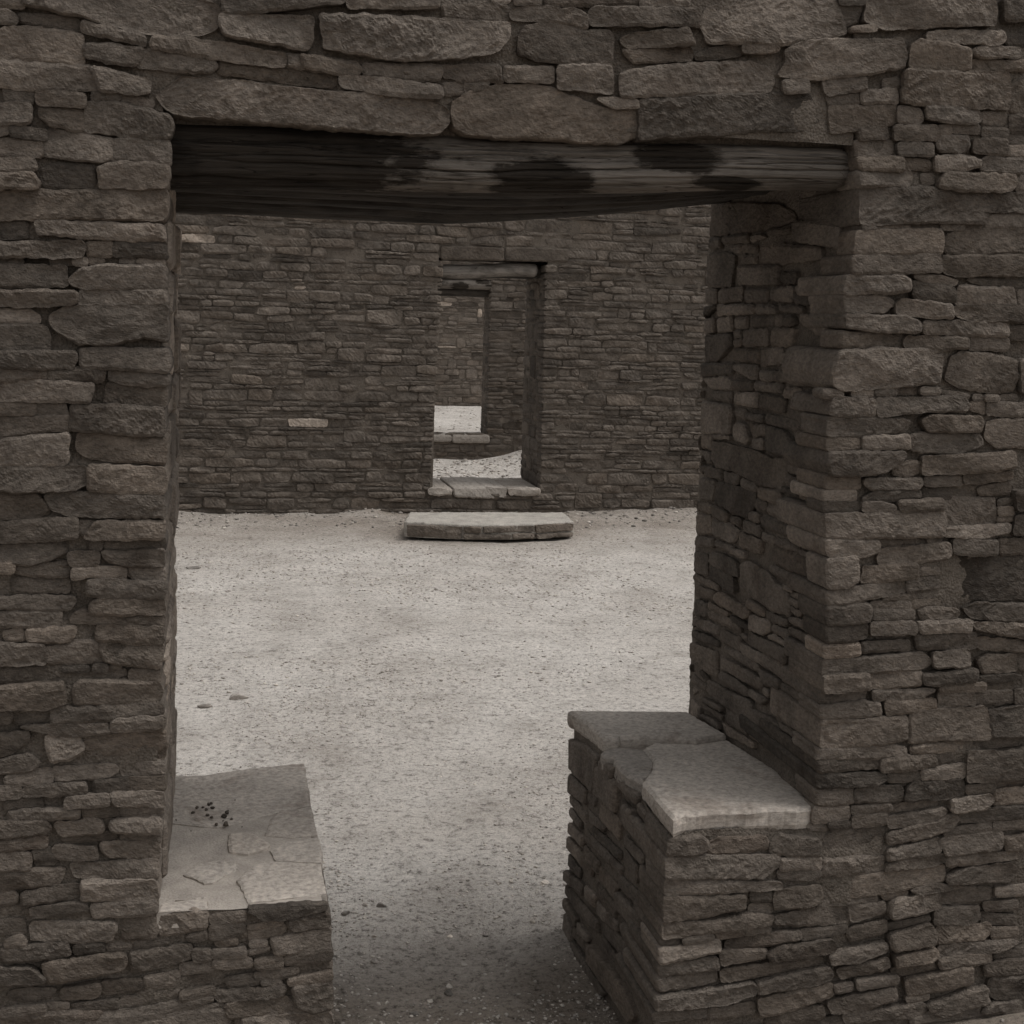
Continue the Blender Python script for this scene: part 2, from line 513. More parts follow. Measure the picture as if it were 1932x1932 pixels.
def courses(u0, u1, v0, v1, h=(0.03, 0.075), l=(0.075, 0.29), hole=None, gap=0.004, wav=0.016, seed=0, slope=0.0):
    """Random coursed rubble: uneven bed lines, some stones two courses high, some split into thin slips.
    hole(v) -> list of (ua, ub) openings at height v. Yields (outline, touches_opening)."""
    g = np.random.default_rng(seed)
    vs_, v = [v0], v0
    while v < v1:
        v += g.uniform(*h) if g.random() < 0.8 else g.uniform(h[1], h[1] * 1.35)
        vs_.append(v)
    line = lambda i, u: vs_[i] + slope * (np.asarray(u) - u0) + wav * vnoise(np.asarray(u) * 2.2, i * 7.7, seed) \
        + 0.35 * wav * vnoise(np.asarray(u) * 9.0, i * 3.1, seed + 4)
    blocked = {}
    out = []
    for i in range(len(vs_) - 1):
        vm = (vs_[i] + vs_[i + 1]) / 2
        cuts = [(u0, u1)]
        for (ua, ub) in (hole(vm) if hole else []):
            nc = []
            for (a, b) in cuts:
                if ub <= a or ua >= b: nc.append((a, b)); continue
                if ua > a: nc.append((a, ua))
                if ub < b: nc.append((ub, b))
            cuts = nc
        for (ua, ub) in blocked.get(i, []):
            nc = []
            for (a, b) in cuts:
                if ub <= a or ua >= b: nc.append((a, b)); continue
                if ua > a + 0.02: nc.append((a, ua))
                if ub < b - 0.02: nc.append((ub, b))
            cuts = nc
        hh = vs_[i + 1] - vs_[i]
        for (a, b) in cuts:
            u = a
            while u < b - 0.004:
                w = g.uniform(*l) * (0.75 + 0.5 * hh / h[1])
                if u + w > b - 0.05: w = b - u
                ue = u + w
                top = i + 1
                if g.random() < 0.08 and i + 2 < len(vs_) and w < 0.3 and not hole: top = i + 2
                elif g.random() < 0.05 and i + 2 < len(vs_) and u > a and ue < b and w < 0.3: top = i + 2
                if top == i + 2: blocked.setdefault(i + 1, []).append((u, ue))
                e0, e1 = (a in (u0,) or u > a), (b in (u1,) or ue < b)
                edge = (u == a and a != u0) or (ue >= b - 1e-6 and b != u1)
                ga, gb = (gap / 2 if u > a else 0), (gap / 2 if ue < b else 0)
                lay = [(0.0, 1.0)]
                if hh > 0.05 and top == i + 1 and g.random() < 0.22:
                    k = g.uniform(0.35, 0.65); lay = [(0.0, k), (k, 1.0)]
                for (ka, kb) in lay:
                    us = np.linspace(u + ga, ue - gb, 4)
                    us_t = us.copy(); us_b = us.copy()
                    jt = lambda: g.uniform(-0.4, 0.4) * min(hh, 0.05)
                    if u > a: us_t[0] += max(0, jt()); us_b[0] += max(0, jt())
                    if ue < b: us_t[-1] += min(0, jt()); us_b[-1] += min(0, jt())
                    us_t[1:-1] += g.uniform(-0.01, 0.01, 2); us_b[1:-1] += g.uniform(-0.01, 0.01, 2)
                    bot = line(i, us_b) * (1 - ka) + line(top, us_b) * ka + gap / 2
                    tp = line(i, us_t) * (1 - kb) + line(top, us_t) * kb - gap / 2
                    tp = np.maximum(tp, bot + 0.008)
                    tp[0] -= g.uniform(0, 0.18) * hh; tp[-1] -= g.uniform(0, 0.18) * hh
                    bot[0] += g.uniform(0, 0.12) * hh; bot[-1] += g.uniform(0, 0.12) * hh
                    out.append((np.vstack([np.c_[us_t, tp], np.c_[us_b, bot][::-1]]), edge))
                u = ue
    return out

def log_mesh(x0, x1, path, radius, seed, seg=40, n=120, cracks=0, square=0, endround=(0, 0.03)):
    xs = np.linspace(x0, x1, n)
    th = np.linspace(0, 2 * math.pi, seg, endpoint=False)
    X, TH = np.meshgrid(xs, th, indexing='ij')
    yc, zc, rr = path(xs)[0], path(xs)[1], radius(xs)
    for e_, sgn in ((endround[0], 0), (endround[1], 1)):
        if e_ > 0:
            d = (xs - x0) if sgn == 0 else (x1 - xs)
            rr = rr * np.sqrt(np.clip(1 - (1 - np.clip(d / e_, 0, 1)) ** 2, 0.0, 1))
    gr = 0.05 * fbm(X * 5, np.cos(TH) * 2.2, np.sin(TH) * 2.2 + seed, 3) \
        + 0.028 * vnoise(X * 3.0, TH * 9.0 + seed, seed) - 0.06 * np.clip(vnoise(X * 1.8, TH * 5.0, seed + 11) - 0.45, 0, 1)
    for k in range(cracks):
        g3 = np.random.default_rng(int(seed * 100) + k)
        tk = g3.uniform(2.4, 4.6) + 0.16 * vnoise(xs * 2.2 + k * 9, k * 3.3, seed) + 0.05 * vnoise(xs * 14, k * 5.0, seed)
        on = np.clip(2.2 * vnoise(xs * 1.6 + 4 * k, k * 2.7, seed + 1) + 0.6, 0, 1)
        gr = gr - g3.uniform(0.06, 0.2) * on[:, None] * np.exp(-((TH - tk[:, None]) / 0.03) ** 2)
    if square: gr = gr + (np.abs(np.cos(TH)) ** square + np.abs(np.sin(TH)) ** square) ** (-1 / square) - 1
    R = rr[:, None] * (1 + gr)
    V = np.stack([X, yc[:, None] + np.cos(TH) * R, zc[:, None] + np.sin(TH) * R], -1).reshape(-1, 3)
    ii = np.arange(n * seg).reshape(n, seg)
    f = np.stack([ii[:-1], np.roll(ii, -1, 1)[:-1], np.roll(ii, -1, 1)[1:], ii[1:]], -1).reshape(-1, 4)
    return V, f[:, ::-1]
TRACE = {}
TRACE['F'] = '''
-288,2008 -235,2012 -234,1989 -288,1987
-288,1982 -258,1983 -244,1971 -246,1962 -288,1961
-231,2019 5,2037 84,2012 85,2000 78,1979 56,1966 21,1959 -45,1962 -100,1972 -143,1982 -195,1990 -231,1995
-241,1979 -158,1978 -142,1972 -143,1958 -240,1967
-140,1973 -100,1966 -37,1955 -38,1939 -75,1946 -140,1955
-288,1948 -225,1957 -195,1956 -140,1951 -138,1904 -149,1900 -216,1904 -288,1903
-135,1934 -100,1938 -63,1934 -41,1934 -53,1905 -100,1908 -135,1915
-38,1933 37,1928 75,1921 82,1914 72,1902 25,1900 -10,1903 -50,1905
-26,1954 21,1956 100,1950 194,1939 194,1919 133,1922 69,1926 -26,1937
85,1997 240,2005 242,1965 229,1951 197,1955 132,1960 89,1967
86,2043 293,2059 293,2036 196,2016 92,1999
198,1941 262,1940 318,1934 325,1925 319,1913 262,1917 200,1921
85,1920 165,1919 279,1910 284,1899 276,1892 198,1895 85,1904
-20,1855 25,1890 117,1889 214,1883 269,1882 369,1884 454,1878 479,1865 482,1842 468,1826 431,1822 270,1824 134,1828 38,1829 10,1831;lintel
-288,1900 -210,1898 -127,1898 -109,1878 -110,1862 -149,1859 -216,1857 -288,1857
-124,1897 -100,1896 -35,1882 -28,1876 -30,1862 -56,1859 -109,1860
-264,1858 -220,1857 -219,1833 -261,1834
-211,1852 -136,1852 -135,1832 -210,1832
-124,1856 -81,1860 -79,1848 -123,1844
-78,1854 -41,1852 -23,1847 -28,1838 -75,1842
-288,1829 -222,1831 -222,1802 -234,1798 -288,1798
-208,1828 -170,1827 -136,1824 -136,1794 -148,1792 -191,1800 -206,1812
-133,1837 -87,1841 -37,1833 4,1823 7,1812 2,1791 -24,1786 -87,1790 -133,1794;L
-288,1795 -258,1798 -256,1784 -288,1773
-253,1794 -197,1789 -197,1776 -252,1778
-194,1791 -148,1790 -90,1781 -93,1749 -105,1742 -148,1744 -197,1748 -199,1762
-288,1770 -205,1773 -199,1753 -209,1746 -288,1742
-87,1778 -59,1782 1,1781 4,1770 3,1744 -55,1746 -91,1747;L
-288,1736 -218,1742 -212,1724 -288,1715
-288,1712 -218,1717 -206,1702 -209,1694 -288,1689
-205,1727 -185,1735 -121,1735 -119,1706 -123,1694 -179,1694 -205,1700;t.55
-113,1732 -87,1741 -2,1744 1,1725 -2,1707 -55,1701 -108,1702;L t1.15
-288,1684 -179,1689 -80,1695 -5,1702 -1,1689 -1,1667 -9,1650 -86,1649 -179,1645 -288,1638;L
-288,1634 -230,1638 -227,1612 -288,1608
-214,1637 -117,1639 -7,1639 -4,1615 -117,1615 -209,1619;L
-288,1599 -138,1606 -135,1594 -138,1582 -288,1577
-131,1605 -90,1607 -90,1586 -129,1584
-86,1607 -6,1608 -4,1587 -86,1586;L
-270,1572 -236,1573 -236,1567 -270,1566
-229,1577 -192,1578 -192,1570 -229,1568
-191,1578 -154,1578 -154,1570 -190,1569
-152,1578 -131,1579 -131,1569 -152,1569
-129,1580 -104,1580 -104,1572 -129,1572
-76,1581 -51,1581 -51,1572 -76,1572
-46,1582 -7,1583 -7,1574 -46,1573;L
-288,1563 -165,1564 -163,1535 -209,1529 -288,1526
-158,1542 -135,1562 -101,1568 -5,1571 -4,1557 -5,1534 -85,1531 -141,1531;L
-288,1518 -209,1522 -147,1523 -144,1513 -147,1503 -209,1498 -288,1496
-140,1525 -3,1531 -1,1518 -1,1506 -85,1502 -140,1502;L
-288,1490 -224,1490 -209,1482 -207,1470 -288,1467
-189,1480 -163,1497 -85,1500 -1,1501 0,1472 1,1443 -37,1451 -85,1437 -141,1436 -163,1451 -184,1464;L
-288,1462 -197,1463 -192,1447 -193,1422 -255,1420 -288,1423
-288,1418 -150,1421 -148,1408 -153,1395 -209,1392 -264,1394
-139,1426 -116,1428 1,1426 5,1412 3,1390 -53,1394 -139,1397;L
-288,1390 -195,1391 -196,1375 -288,1371
-192,1391 -147,1394 -103,1393 -103,1373 -147,1371 -193,1373
-92,1392 1,1385 4,1376 1,1366 -53,1368 -92,1375;L
-288,1367 -209,1370 -119,1368 -125,1337 -209,1337 -288,1338
-97,1369 -53,1368 -2,1364 2,1352 -1,1329 -37,1330 -100,1334;L
-288,1333 -215,1334 -215,1315 -288,1314
-210,1333 -167,1333 -161,1315 -178,1310 -213,1310
-154,1329 -84,1331 -5,1326 -2,1306 -4,1281 -84,1285 -154,1290;L t.75
-288,1306 -227,1308 -159,1314 -156,1288 -208,1284 -288,1272
-145,1281 -115,1283 -1,1275 1,1250 -2,1232 -83,1236 -131,1242 -143,1255;L
-288,1267 -159,1283 -159,1272 -162,1232 -208,1227 -288,1228
-288,1222 -199,1222 -129,1224 -127,1200 -152,1186 -239,1183 -288,1186;t.8
-123,1226 -1,1223 1,1204 -2,1182 -83,1183 -127,1188;L
-288,1176 -211,1178 -190,1149 -208,1137 -288,1132
-193,1178 -146,1181 -51,1178 -3,1177 0,1160 -1,1140 -83,1140 -161,1144 -186,1153;L t.75
-288,1127 -208,1135 -146,1137 -144,1104 -177,1101 -288,1095
-143,1130 -117,1130 -133,1106 -143,1114
-114,1130 -3,1130 0,1117 -3,1103 -67,1102 -132,1104;L
-288,1090 -168,1097 -161,1078 -189,1066 -220,1058 -288,1065
-157,1097 -125,1098 -125,1082 -157,1080
-124,1097 -103,1099 -105,1081 -122,1081
-100,1094 -25,1098 1,1100 1,1080 -51,1080 -100,1084;L
-158,1076 -114,1079 -108,1077 -111,1057 -130,1052 -155,1056
-103,1077 -1,1078 0,1053 -66,1054 -95,1064;L
-288,1062 -248,1062 -248,1044 -288,1044
-245,1059 -161,1058 -158,1048 -161,1036 -220,1037 -245,1042
-152,1049 -120,1052 -65,1049 -65,1030 -95,1029 -120,1037 -152,1031
-62,1049 -1,1046 2,1035 0,1023 -44,1025 -60,1037;L
-250,1032 -161,1030 -159,1008 -250,1007
-126,1029 -82,1027 0,1021 1,1009 0,996 -82,999 -126,1003;L
-288,1000 -208,1000 -148,999 -147,991 -161,978 -288,982
-123,986 -104,996 0,993 1,969 -82,968 -120,972;L
-288,973 -230,976 -169,973 -177,947 -288,952
-153,966 -139,973 0,962 0,945 -82,950 -153,955;L
-264,940 -239,944 -228,936 -233,926 -261,927
-227,943 -148,946 -147,934 -161,921 -223,924
-110,947 -1,942 0,918 -49,917 -110,925;L
-288,921 -198,917 -198,885 -288,884
-197,909 -148,923 -110,920 -108,897 -100,886 -145,882 -195,885
-104,918 -1,915 -2,898 -5,874 -65,879 -97,886 -105,903;L
-288,876 -236,875 -176,871 -175,855 -223,851 -288,853
-168,875 -126,877 -124,869 -167,868
-116,879 -94,879 -94,869 -116,869
-88,879 -72,878 -72,871 -88,870
-151,866 -68,869 -60,860 -81,856 -132,855
-55,869 -7,867 -6,847 -55,853;L
-288,846 -167,851 -162,817 -192,808 -289,808
-148,841 -138,852 -7,844 -3,830 -7,813 -81,810 -145,812;L
-289,799 -251,798 -254,782 -289,783
-248,802 -187,801 -187,780 -245,778
-184,805 -82,805 -82,783 -144,782 -184,781
-79,807 -2,806 0,789 -48,787 -79,786;L
-239,774 -144,778 -92,776 -88,761 -144,756 -195,763
-85,780 -48,784 2,784 3,765 -48,761 -84,763;L
-289,759 -225,764 -223,752 -251,725 -289,719
-193,754 -144,751 -131,730 -157,714 -185,710 -192,732
-144,744 -106,753 -6,760 4,753 6,729 1,705 -48,705 -99,704 -128,727;L
-289,713 -223,724 -204,709 -220,698 -289,691
-262,685 -229,693 -185,697 -184,675 -223,671 -261,676
-182,697 -80,699 -74,687 -93,678 -180,675
-69,699 3,698 4,679 -67,678;L
-289,669 -237,670 -236,651 -289,650
-232,667 -131,671 -128,652 -207,652 -232,651
-114,672 -59,673 -59,652 -112,651
-57,673 4,673 5,651 -57,652;L
-264,641 -204,647 -202,628 -261,627
-161,647 -91,649 -89,633 -161,631
-86,648 3,647 4,625 -73,629 -84,635;L
-257,625 -141,627 -139,610 -256,608
-133,626 -72,626 -70,610 -131,609
-68,625 0,623 1,605 -67,609;L
-289,607 -254,607 -195,605 -185,593 -194,585 -261,580 -289,581
-179,600 -105,605 -97,589 -102,580 -169,579
-86,600 -5,602 0,596 -1,577 -47,578 -83,586;L
-289,573 -194,577 -193,561 -235,556 -289,556
-169,574 -83,577 -78,569 -143,564 -169,565
-66,577 -4,572 -4,553 -30,556 -68,563;L
-102,558 -79,561 -6,552 -5,525 -27,525 -63,529 -89,535 -102,544;L
-289,551 -221,550 -220,522 -289,520
-217,550 -188,557 -177,536 -215,538
-183,555 -175,560 -111,552 -108,534 -143,533 -174,538
-213,533 -177,533 -185,523 -212,525
-289,517 -162,518 -175,490 -216,489 -289,483
-151,526 -82,523 -7,522 -5,492 -79,497 -146,504;L
-134,494 -9,489 -6,456 -79,458 -134,459;L
-289,478 -251,484 -242,473 -245,460 -289,459
-235,476 -194,484 -140,488 -137,477 -143,467 -232,456
-220,450 -143,457 -124,449 -127,441 -216,436
-117,450 -62,452 -6,453 -7,431 -46,427 -114,429
-289,428 -232,430 -229,407 -289,408
-219,420 -204,425 -77,415 -75,406 -85,384 -143,386 -219,395
-261,396 -235,403 -227,392 -229,385 -261,386
-69,423 -13,423 -6,398 -9,384 -62,381
-11,421 26,426 81,426 83,403 80,393 40,388 -1,384
86,415 147,420 148,404 97,399 88,404
88,397 147,399 145,383 104,372 88,373
153,425 187,425 291,425 295,425 292,417 215,405 184,407 160,421;B.03 t.6
154,391 208,400 217,396 212,391 157,386
157,382 215,391 222,383 212,372 158,364
225,399 256,404 295,407 300,402 299,384 236,379 225,385;B
-267,382 -159,385 -152,364 -207,358 -265,358
-146,378 -98,378 -97,364 -144,364
-95,378 -50,371 -52,363 -94,364
-44,376 14,379 14,367 -42,362
47,381 80,387 82,375 67,370 50,373
97,370 134,370 134,361 107,357 97,363
57,355 87,353 89,334 61,334
-50,355 54,364 55,343 21,328 -45,322 -50,333
90,351 149,353 151,340 121,338 92,340
158,363 186,364 187,355 158,354
154,345 188,353 192,346 158,339
197,365 298,377 301,366 300,344 257,338 204,338;B
-200,350 -110,358 -62,355 -57,345 -65,330 -143,320 -187,316
-289,349 -219,341 -194,325 -197,315 -238,315 -289,315
36,328 91,333 92,312 38,311
94,333 158,332 162,318 121,317 94,321
167,328 214,334 216,314 172,314
221,332 302,342 305,329 302,319 223,317;B
-27,310 31,316 34,306 28,290 -22,288
-100,305 -33,307 -30,296 -35,288 -94,285
-168,299 -104,305 -102,287 -116,281 -165,282
-256,299 -222,303 -178,298 -187,287 -232,285 -254,290
38,307 86,307 86,288 41,287
115,296 169,301 175,295 174,283 122,280
167,303 244,310 244,298 203,290 170,294
181,288 215,286 215,278 181,281
249,312 304,313 305,300 249,300;B
229,288 304,297 307,286 272,281 230,281;B
-66,272 1,280 31,283 33,270 1,266 -64,256
36,277 93,282 95,275 38,263
96,273 189,276 222,278 220,263 190,258 105,258
-270,269 -194,273 -194,263 -238,256 -267,256
-192,275 -158,273 -157,264 -191,261
-152,270 -73,271 -72,259 -136,257
-26,250 55,265 91,268 94,259 22,243 -23,236
117,250 139,257 224,256 227,248 218,228 190,222 117,228
236,273 303,281 307,257 306,228 276,223 245,240 238,255;B
-82,247 -28,250 -26,236 -77,233
-289,253 -206,259 -97,255 -110,239 -270,224
-31,229 88,250 113,250 112,232 55,220 -11,210
146,222 304,219 308,184 146,190;B
300,2059 456,2071 459,2038 398,2033 302,2027
255,2009 332,2015 432,2017 584,2018 585,1998 563,1970 529,1961 468,1950 400,1944 340,1948 261,1955;t1.15
465,2044 578,2052 585,2041 582,2024 527,2025 469,2025
557,2072 588,2074 585,2059 557,2054
596,2075 639,2078 642,2059 597,2055
589,2041 619,2052 707,2052 728,2043 729,2021 665,2030 589,2030
652,2079 826,2093 825,2074 742,2063 654,2060
732,2052 742,2058 936,2071 942,2060 939,2041 850,2036 734,2029
828,2093 918,2099 917,2074 885,2069 829,2066
605,1998 617,2015 648,2026 690,2022 715,2014 768,2019 776,2005 774,1962 710,1956 633,1961 605,1969
790,2006 815,2017 917,2035 931,2008 801,1993
798,1989 920,2006 932,1998 930,1981 817,1968
792,1946 853,1961 914,1970 1043,1984 1081,1975 1090,1955 1083,1934 1038,1928 797,1905
331,1933 465,1940 468,1931 465,1914 401,1912 333,1915
222,1941 268,1936 321,1928 327,1922 318,1911 268,1916 229,1922
468,1939 571,1947 578,1918 520,1913 475,1921
579,1944 670,1949 669,1923 582,1921;t1.15
678,1953 774,1959 780,1934 779,1912 680,1914
290,1909 368,1909 466,1902 469,1886 436,1882 368,1885 292,1892
471,1908 506,1912 508,1895 473,1890
510,1912 554,1915 537,1902 512,1897
488,1876 520,1897 572,1911 624,1916 669,1912 730,1893 784,1881 824,1880 833,1866 832,1841 807,1828 732,1824 679,1828 609,1826 557,1825 512,1827 494,1839;lintel t1.15
751,1900 783,1902 828,1899 829,1889 784,1886
833,1900 971,1918 1157,1933 1169,1923 1183,1882 1161,1870 1048,1857 864,1838 836,1833;lintel
945,2054 957,2075 1036,2108 1198,2121 1210,2101 1228,2050 1190,2037 1097,2018 959,2014 949,2034
1211,2122 1266,2126 1263,2105 1214,2101
1214,2098 1262,2103 1250,2072 1227,2064;t.7
1268,2126 1512,2144 1529,2110 1524,2085 1421,2074 1304,2062 1265,2073
1549,2133 1617,2152 1620,2099 1556,2096
1235,2058 1285,2065 1285,2057 1236,2051
1249,2050 1278,2054 1278,2044 1250,2042
1391,2058 1422,2065 1549,2072 1554,2058 1535,2048 1423,2044 1391,2045
936,1988 967,2004 1020,2011 1023,1996 968,1985 939,1983
1026,2011 1093,2016 1097,2008 1064,2000 1028,2001
1097,1964 1113,1986 1108,2010 1153,2029 1341,2044 1350,2016 1349,1995 1251,1971 1175,1962 1111,1962
1361,2034 1376,2044 1447,2040 1479,2033 1482,1998 1426,1992 1359,1995
1487,2034 1503,2041 1587,2046 1588,2028 1496,2022
1489,2014 1605,2023 1606,2004 1491,1999
1557,2069 1622,2074 1624,2052 1563,2052
1591,2045 1624,2047 1625,2031 1593,2029
1107,1953 1156,1956 1159,1937 1112,1932
1185,1959 1202,1967 1271,1968 1274,1949 1196,1934
1312,1969 1342,1975 1343,1957 1312,1954
1196,1932 1261,1941 1264,1922 1204,1915
1266,1945 1336,1953 1339,1928 1267,1922
1204,1910 1339,1925 1343,1891 1237,1871 1211,1866;lintel
1350,1986 1466,1990 1564,1996 1570,1962 1570,1930 1494,1927 1390,1926 1347,1931
1573,1977 1595,1985 1628,1987 1632,1926 1579,1923
1342,1920 1387,1917 1394,1901 1385,1890 1345,1893
1398,1923 1502,1924 1513,1908 1508,1901 1456,1896 1402,1902
1516,1919 1571,1921 1574,1897 1520,1898
1577,1916 1632,1919 1634,1890 1581,1887
1268,1876 1320,1883 1325,1862 1273,1857;R.1
1338,1884 1424,1887 1426,1862 1339,1859
1428,1889 1452,1890 1453,1874 1429,1873
1456,1894 1512,1897 1517,1881 1459,1880
1520,1891 1573,1890 1572,1872 1523,1873
1580,1881 1635,1884 1636,1866 1583,1863
1261,1853 1339,1857 1344,1838 1333,1828 1267,1823;R.1
1347,1852 1416,1854 1418,1833 1350,1831
1426,1853 1433,1870 1489,1873 1492,1853 1475,1841 1435,1841
1502,1868 1570,1870 1574,1841 1503,1843
1579,1859 1636,1862 1637,1842 1580,1839
1265,1819 1359,1824 1358,1803 1272,1800;R.1
1361,1824 1412,1823 1419,1813 1413,1806 1364,1807
1424,1831 1475,1836 1520,1829 1517,1818 1477,1807 1427,1806
1522,1829 1532,1835 1605,1833 1607,1808 1521,1807
1263,1793 1370,1802 1377,1789 1371,1775 1270,1768;R.1
1380,1798 1394,1799 1395,1772 1383,1772
1400,1796 1426,1797 1427,1781 1403,1780
1434,1785 1445,1800 1587,1803 1591,1793 1580,1774 1479,1769 1431,1774
1599,1802 1640,1806 1642,1773 1603,1775
1274,1765 1399,1771 1642,1766 1644,1738 1538,1733 1531,1711 1443,1708 1344,1701 1275,1699;R0.29
1540,1728 1645,1731 1646,1705 1536,1702
1281,1696 1309,1697 1309,1689 1282,1687
1313,1698 1380,1700 1378,1691 1313,1689
1383,1702 1443,1704 1444,1696 1384,1693
1447,1704 1491,1706 1492,1697 1448,1695
1495,1706 1530,1707 1530,1699 1496,1698
1270,1682 1325,1688 1444,1693 1449,1677 1446,1649 1327,1643 1267,1643;R0.08
1457,1681 1484,1695 1647,1703 1649,1659 1527,1651 1458,1650;t.8
1265,1635 1443,1644 1446,1615 1349,1608 1265,1605;R0.15
1451,1642 1609,1650 1650,1648 1652,1615 1529,1610 1481,1605 1452,1615;t.75
1255,1597 1369,1601 1382,1594 1383,1576 1332,1569 1253,1568;R0.23
1392,1593 1478,1583 1482,1557 1396,1560
1393,1604 1449,1604 1486,1596 1478,1590 1409,1595
1506,1602 1612,1600 1653,1600 1654,1592 1531,1593
1484,1554 1490,1587 1605,1587 1613,1558 1533,1553
1619,1584 1654,1587 1656,1555 1623,1554
1255,1563 1332,1564 1356,1550 1334,1531 1257,1529;R0.17
1358,1550 1368,1558 1472,1550 1476,1526 1413,1526 1359,1530
1481,1546 1615,1552 1657,1550 1659,1522 1515,1522 1484,1532
1257,1523 1374,1525 1408,1515 1409,1498 1336,1495 1258,1503;R0.18
1418,1515 1535,1520 1597,1516 1598,1492 1496,1495 1421,1495
1603,1509 1659,1518 1661,1488 1607,1489
1251,1491 1336,1491 1366,1486 1365,1473 1298,1465 1249,1465;R0.09
1380,1478 1388,1487 1513,1488 1516,1468 1457,1465 1385,1467
1519,1488 1603,1489 1600,1468 1520,1466
1243,1452 1337,1462 1457,1461 1461,1430 1457,1400 1361,1391 1263,1382 1239,1392 1235,1425;R0.25 t1.2
1482,1449 1498,1458 1559,1458 1622,1445 1628,1415 1617,1390 1577,1380 1502,1394 1473,1408
1630,1448 1663,1449 1668,1385 1634,1385
1218,1380 1257,1379 1256,1366 1220,1368;R.05
1280,1382 1322,1385 1322,1372 1281,1369
1328,1385 1369,1386 1368,1375 1328,1374
1373,1387 1413,1388 1414,1377 1374,1377
1419,1389 1458,1388 1458,1378 1420,1378
1462,1384 1523,1377 1520,1370 1471,1375
1534,1376 1552,1376 1553,1368 1534,1367
1556,1376 1583,1376 1584,1367 1557,1367
1593,1376 1626,1378 1627,1366 1594,1367
1238,1363 1303,1367 1323,1363 1326,1335 1265,1333 1232,1336;R0.19
1329,1365 1422,1369 1513,1373 1519,1357 1515,1347 1424,1344 1332,1335
1523,1357 1536,1364 1559,1363 1561,1341 1529,1348
1563,1363 1669,1363 1671,1337 1565,1339
1230,1327 1385,1329 1399,1322 1390,1303 1307,1295 1232,1296;R0.13
1425,1326 1441,1335 1547,1335 1552,1320 1548,1307 1438,1305
1564,1324 1588,1330 1671,1329 1675,1276 1591,1277 1563,1294
1232,1288 1297,1289 1300,1269 1241,1265 1233,1268;R0.15
1303,1293 1395,1296 1400,1272 1304,1269
1403,1296 1447,1302 1555,1296 1558,1279 1510,1263 1429,1264 1404,1270
1236,1261 1388,1262 1393,1257 1350,1228 1311,1221 1240,1220 1231,1239;R0.22
1374,1236 1401,1246 1424,1244 1427,1225 1403,1216 1373,1221
1429,1253 1510,1258 1621,1266 1627,1238 1574,1228 1431,1222
1234,1215 1303,1216 1306,1193 1235,1193;R0.14
1313,1210 1427,1212 1432,1203 1425,1193 1328,1191 1312,1199
1440,1214 1517,1218 1518,1201 1440,1199
1520,1224 1624,1226 1624,1215 1555,1205 1522,1205
1234,1185 1299,1187 1298,1167 1235,1167;R0.16
1309,1173 1337,1186 1429,1188 1430,1177 1374,1169 1312,1168
1437,1192 1493,1197 1551,1198 1552,1179 1474,1172 1442,1173
1555,1194 1625,1206 1624,1183 1560,1181;t.7
1233,1163 1304,1163 1307,1149 1234,1147;R0.08
1310,1165 1346,1166 1378,1158 1377,1149 1311,1149
1384,1167 1474,1173 1478,1154 1385,1150
1234,1141 1355,1143 1480,1149 1485,1124 1481,1100 1357,1098 1238,1099;R0.25
1487,1173 1594,1175 1601,1128 1560,1120 1488,1120
1601,1153 1632,1156 1633,1143 1604,1139
1602,1135 1640,1141 1634,1130 1603,1126
1602,1169 1635,1173 1634,1162 1603,1158
1632,1188 1680,1192 1683,1150 1639,1154;t.7
1638,1139 1684,1139 1686,1101 1636,1103;t.7
1482,1113 1560,1118 1626,1122 1627,1109 1561,1097 1487,1100
1238,1093 1346,1091 1347,1072 1319,1061 1248,1060 1237,1076;R0.19
1350,1091 1398,1092 1396,1082 1350,1081
1402,1093 1446,1095 1445,1084 1402,1084
1452,1097 1479,1097 1480,1086 1453,1086
1351,1072 1439,1079 1498,1086 1501,1067 1494,1056 1421,1047 1348,1046
1506,1090 1561,1094 1599,1090 1601,1063 1522,1062 1507,1067;t.75
1607,1091 1687,1091 1689,1062 1613,1063;t.75
1238,1054 1300,1057 1304,1013 1283,1002 1241,1002;R0.10
1317,1039 1429,1045 1433,1019 1382,1012 1316,1009
1447,1049 1490,1052 1493,1039 1450,1037
1442,1036 1478,1035 1479,1026 1442,1024
1498,1052 1543,1058 1689,1059 1695,970 1590,969 1544,976 1484,1003 1477,1026;t.5 o-10
1242,991 1323,1001 1406,1013 1410,991 1364,982 1284,968 1245,967;R0.19
1413,1013 1479,1022 1481,995 1416,989
1368,979 1430,984 1433,973 1364,970
1436,985 1481,989 1482,977 1439,974
1243,961 1328,965 1337,956 1334,933 1247,927;R0.14
1340,969 1421,970 1422,956 1339,956
1427,970 1486,972 1487,962 1430,957
1341,952 1428,953 1429,934 1344,933
1438,951 1467,958 1524,953 1529,943 1509,932 1448,933
1537,953 1569,964 1653,961 1696,960 1698,927 1613,929 1554,937
1245,922 1329,924 1330,903 1288,895 1247,893;R0.11
1339,928 1427,931 1432,916 1429,909 1340,907
1436,930 1551,930 1548,911 1441,911
1559,924 1698,923 1700,888 1636,901 1564,914
1358,905 1416,909 1417,896 1360,894
1435,907 1565,904 1567,876 1439,876;t.8
1241,886 1313,888 1318,869 1290,864 1244,863;R0.09
1322,890 1421,892 1424,875 1325,872
1570,895 1701,881 1702,861 1575,875
1242,856 1370,861 1451,867 1473,851 1453,836 1372,834 1246,828;R0.19
1474,868 1550,872 1552,839 1476,839
1577,848 1597,858 1656,858 1662,827 1586,823
1664,856 1702,857 1704,826 1668,827
1244,824 1336,827 1339,801 1247,796;R0.18
1340,827 1451,830 1451,802 1341,799
1452,825 1569,833 1568,810 1476,805 1455,807
1574,816 1654,818 1676,813 1621,806 1579,807
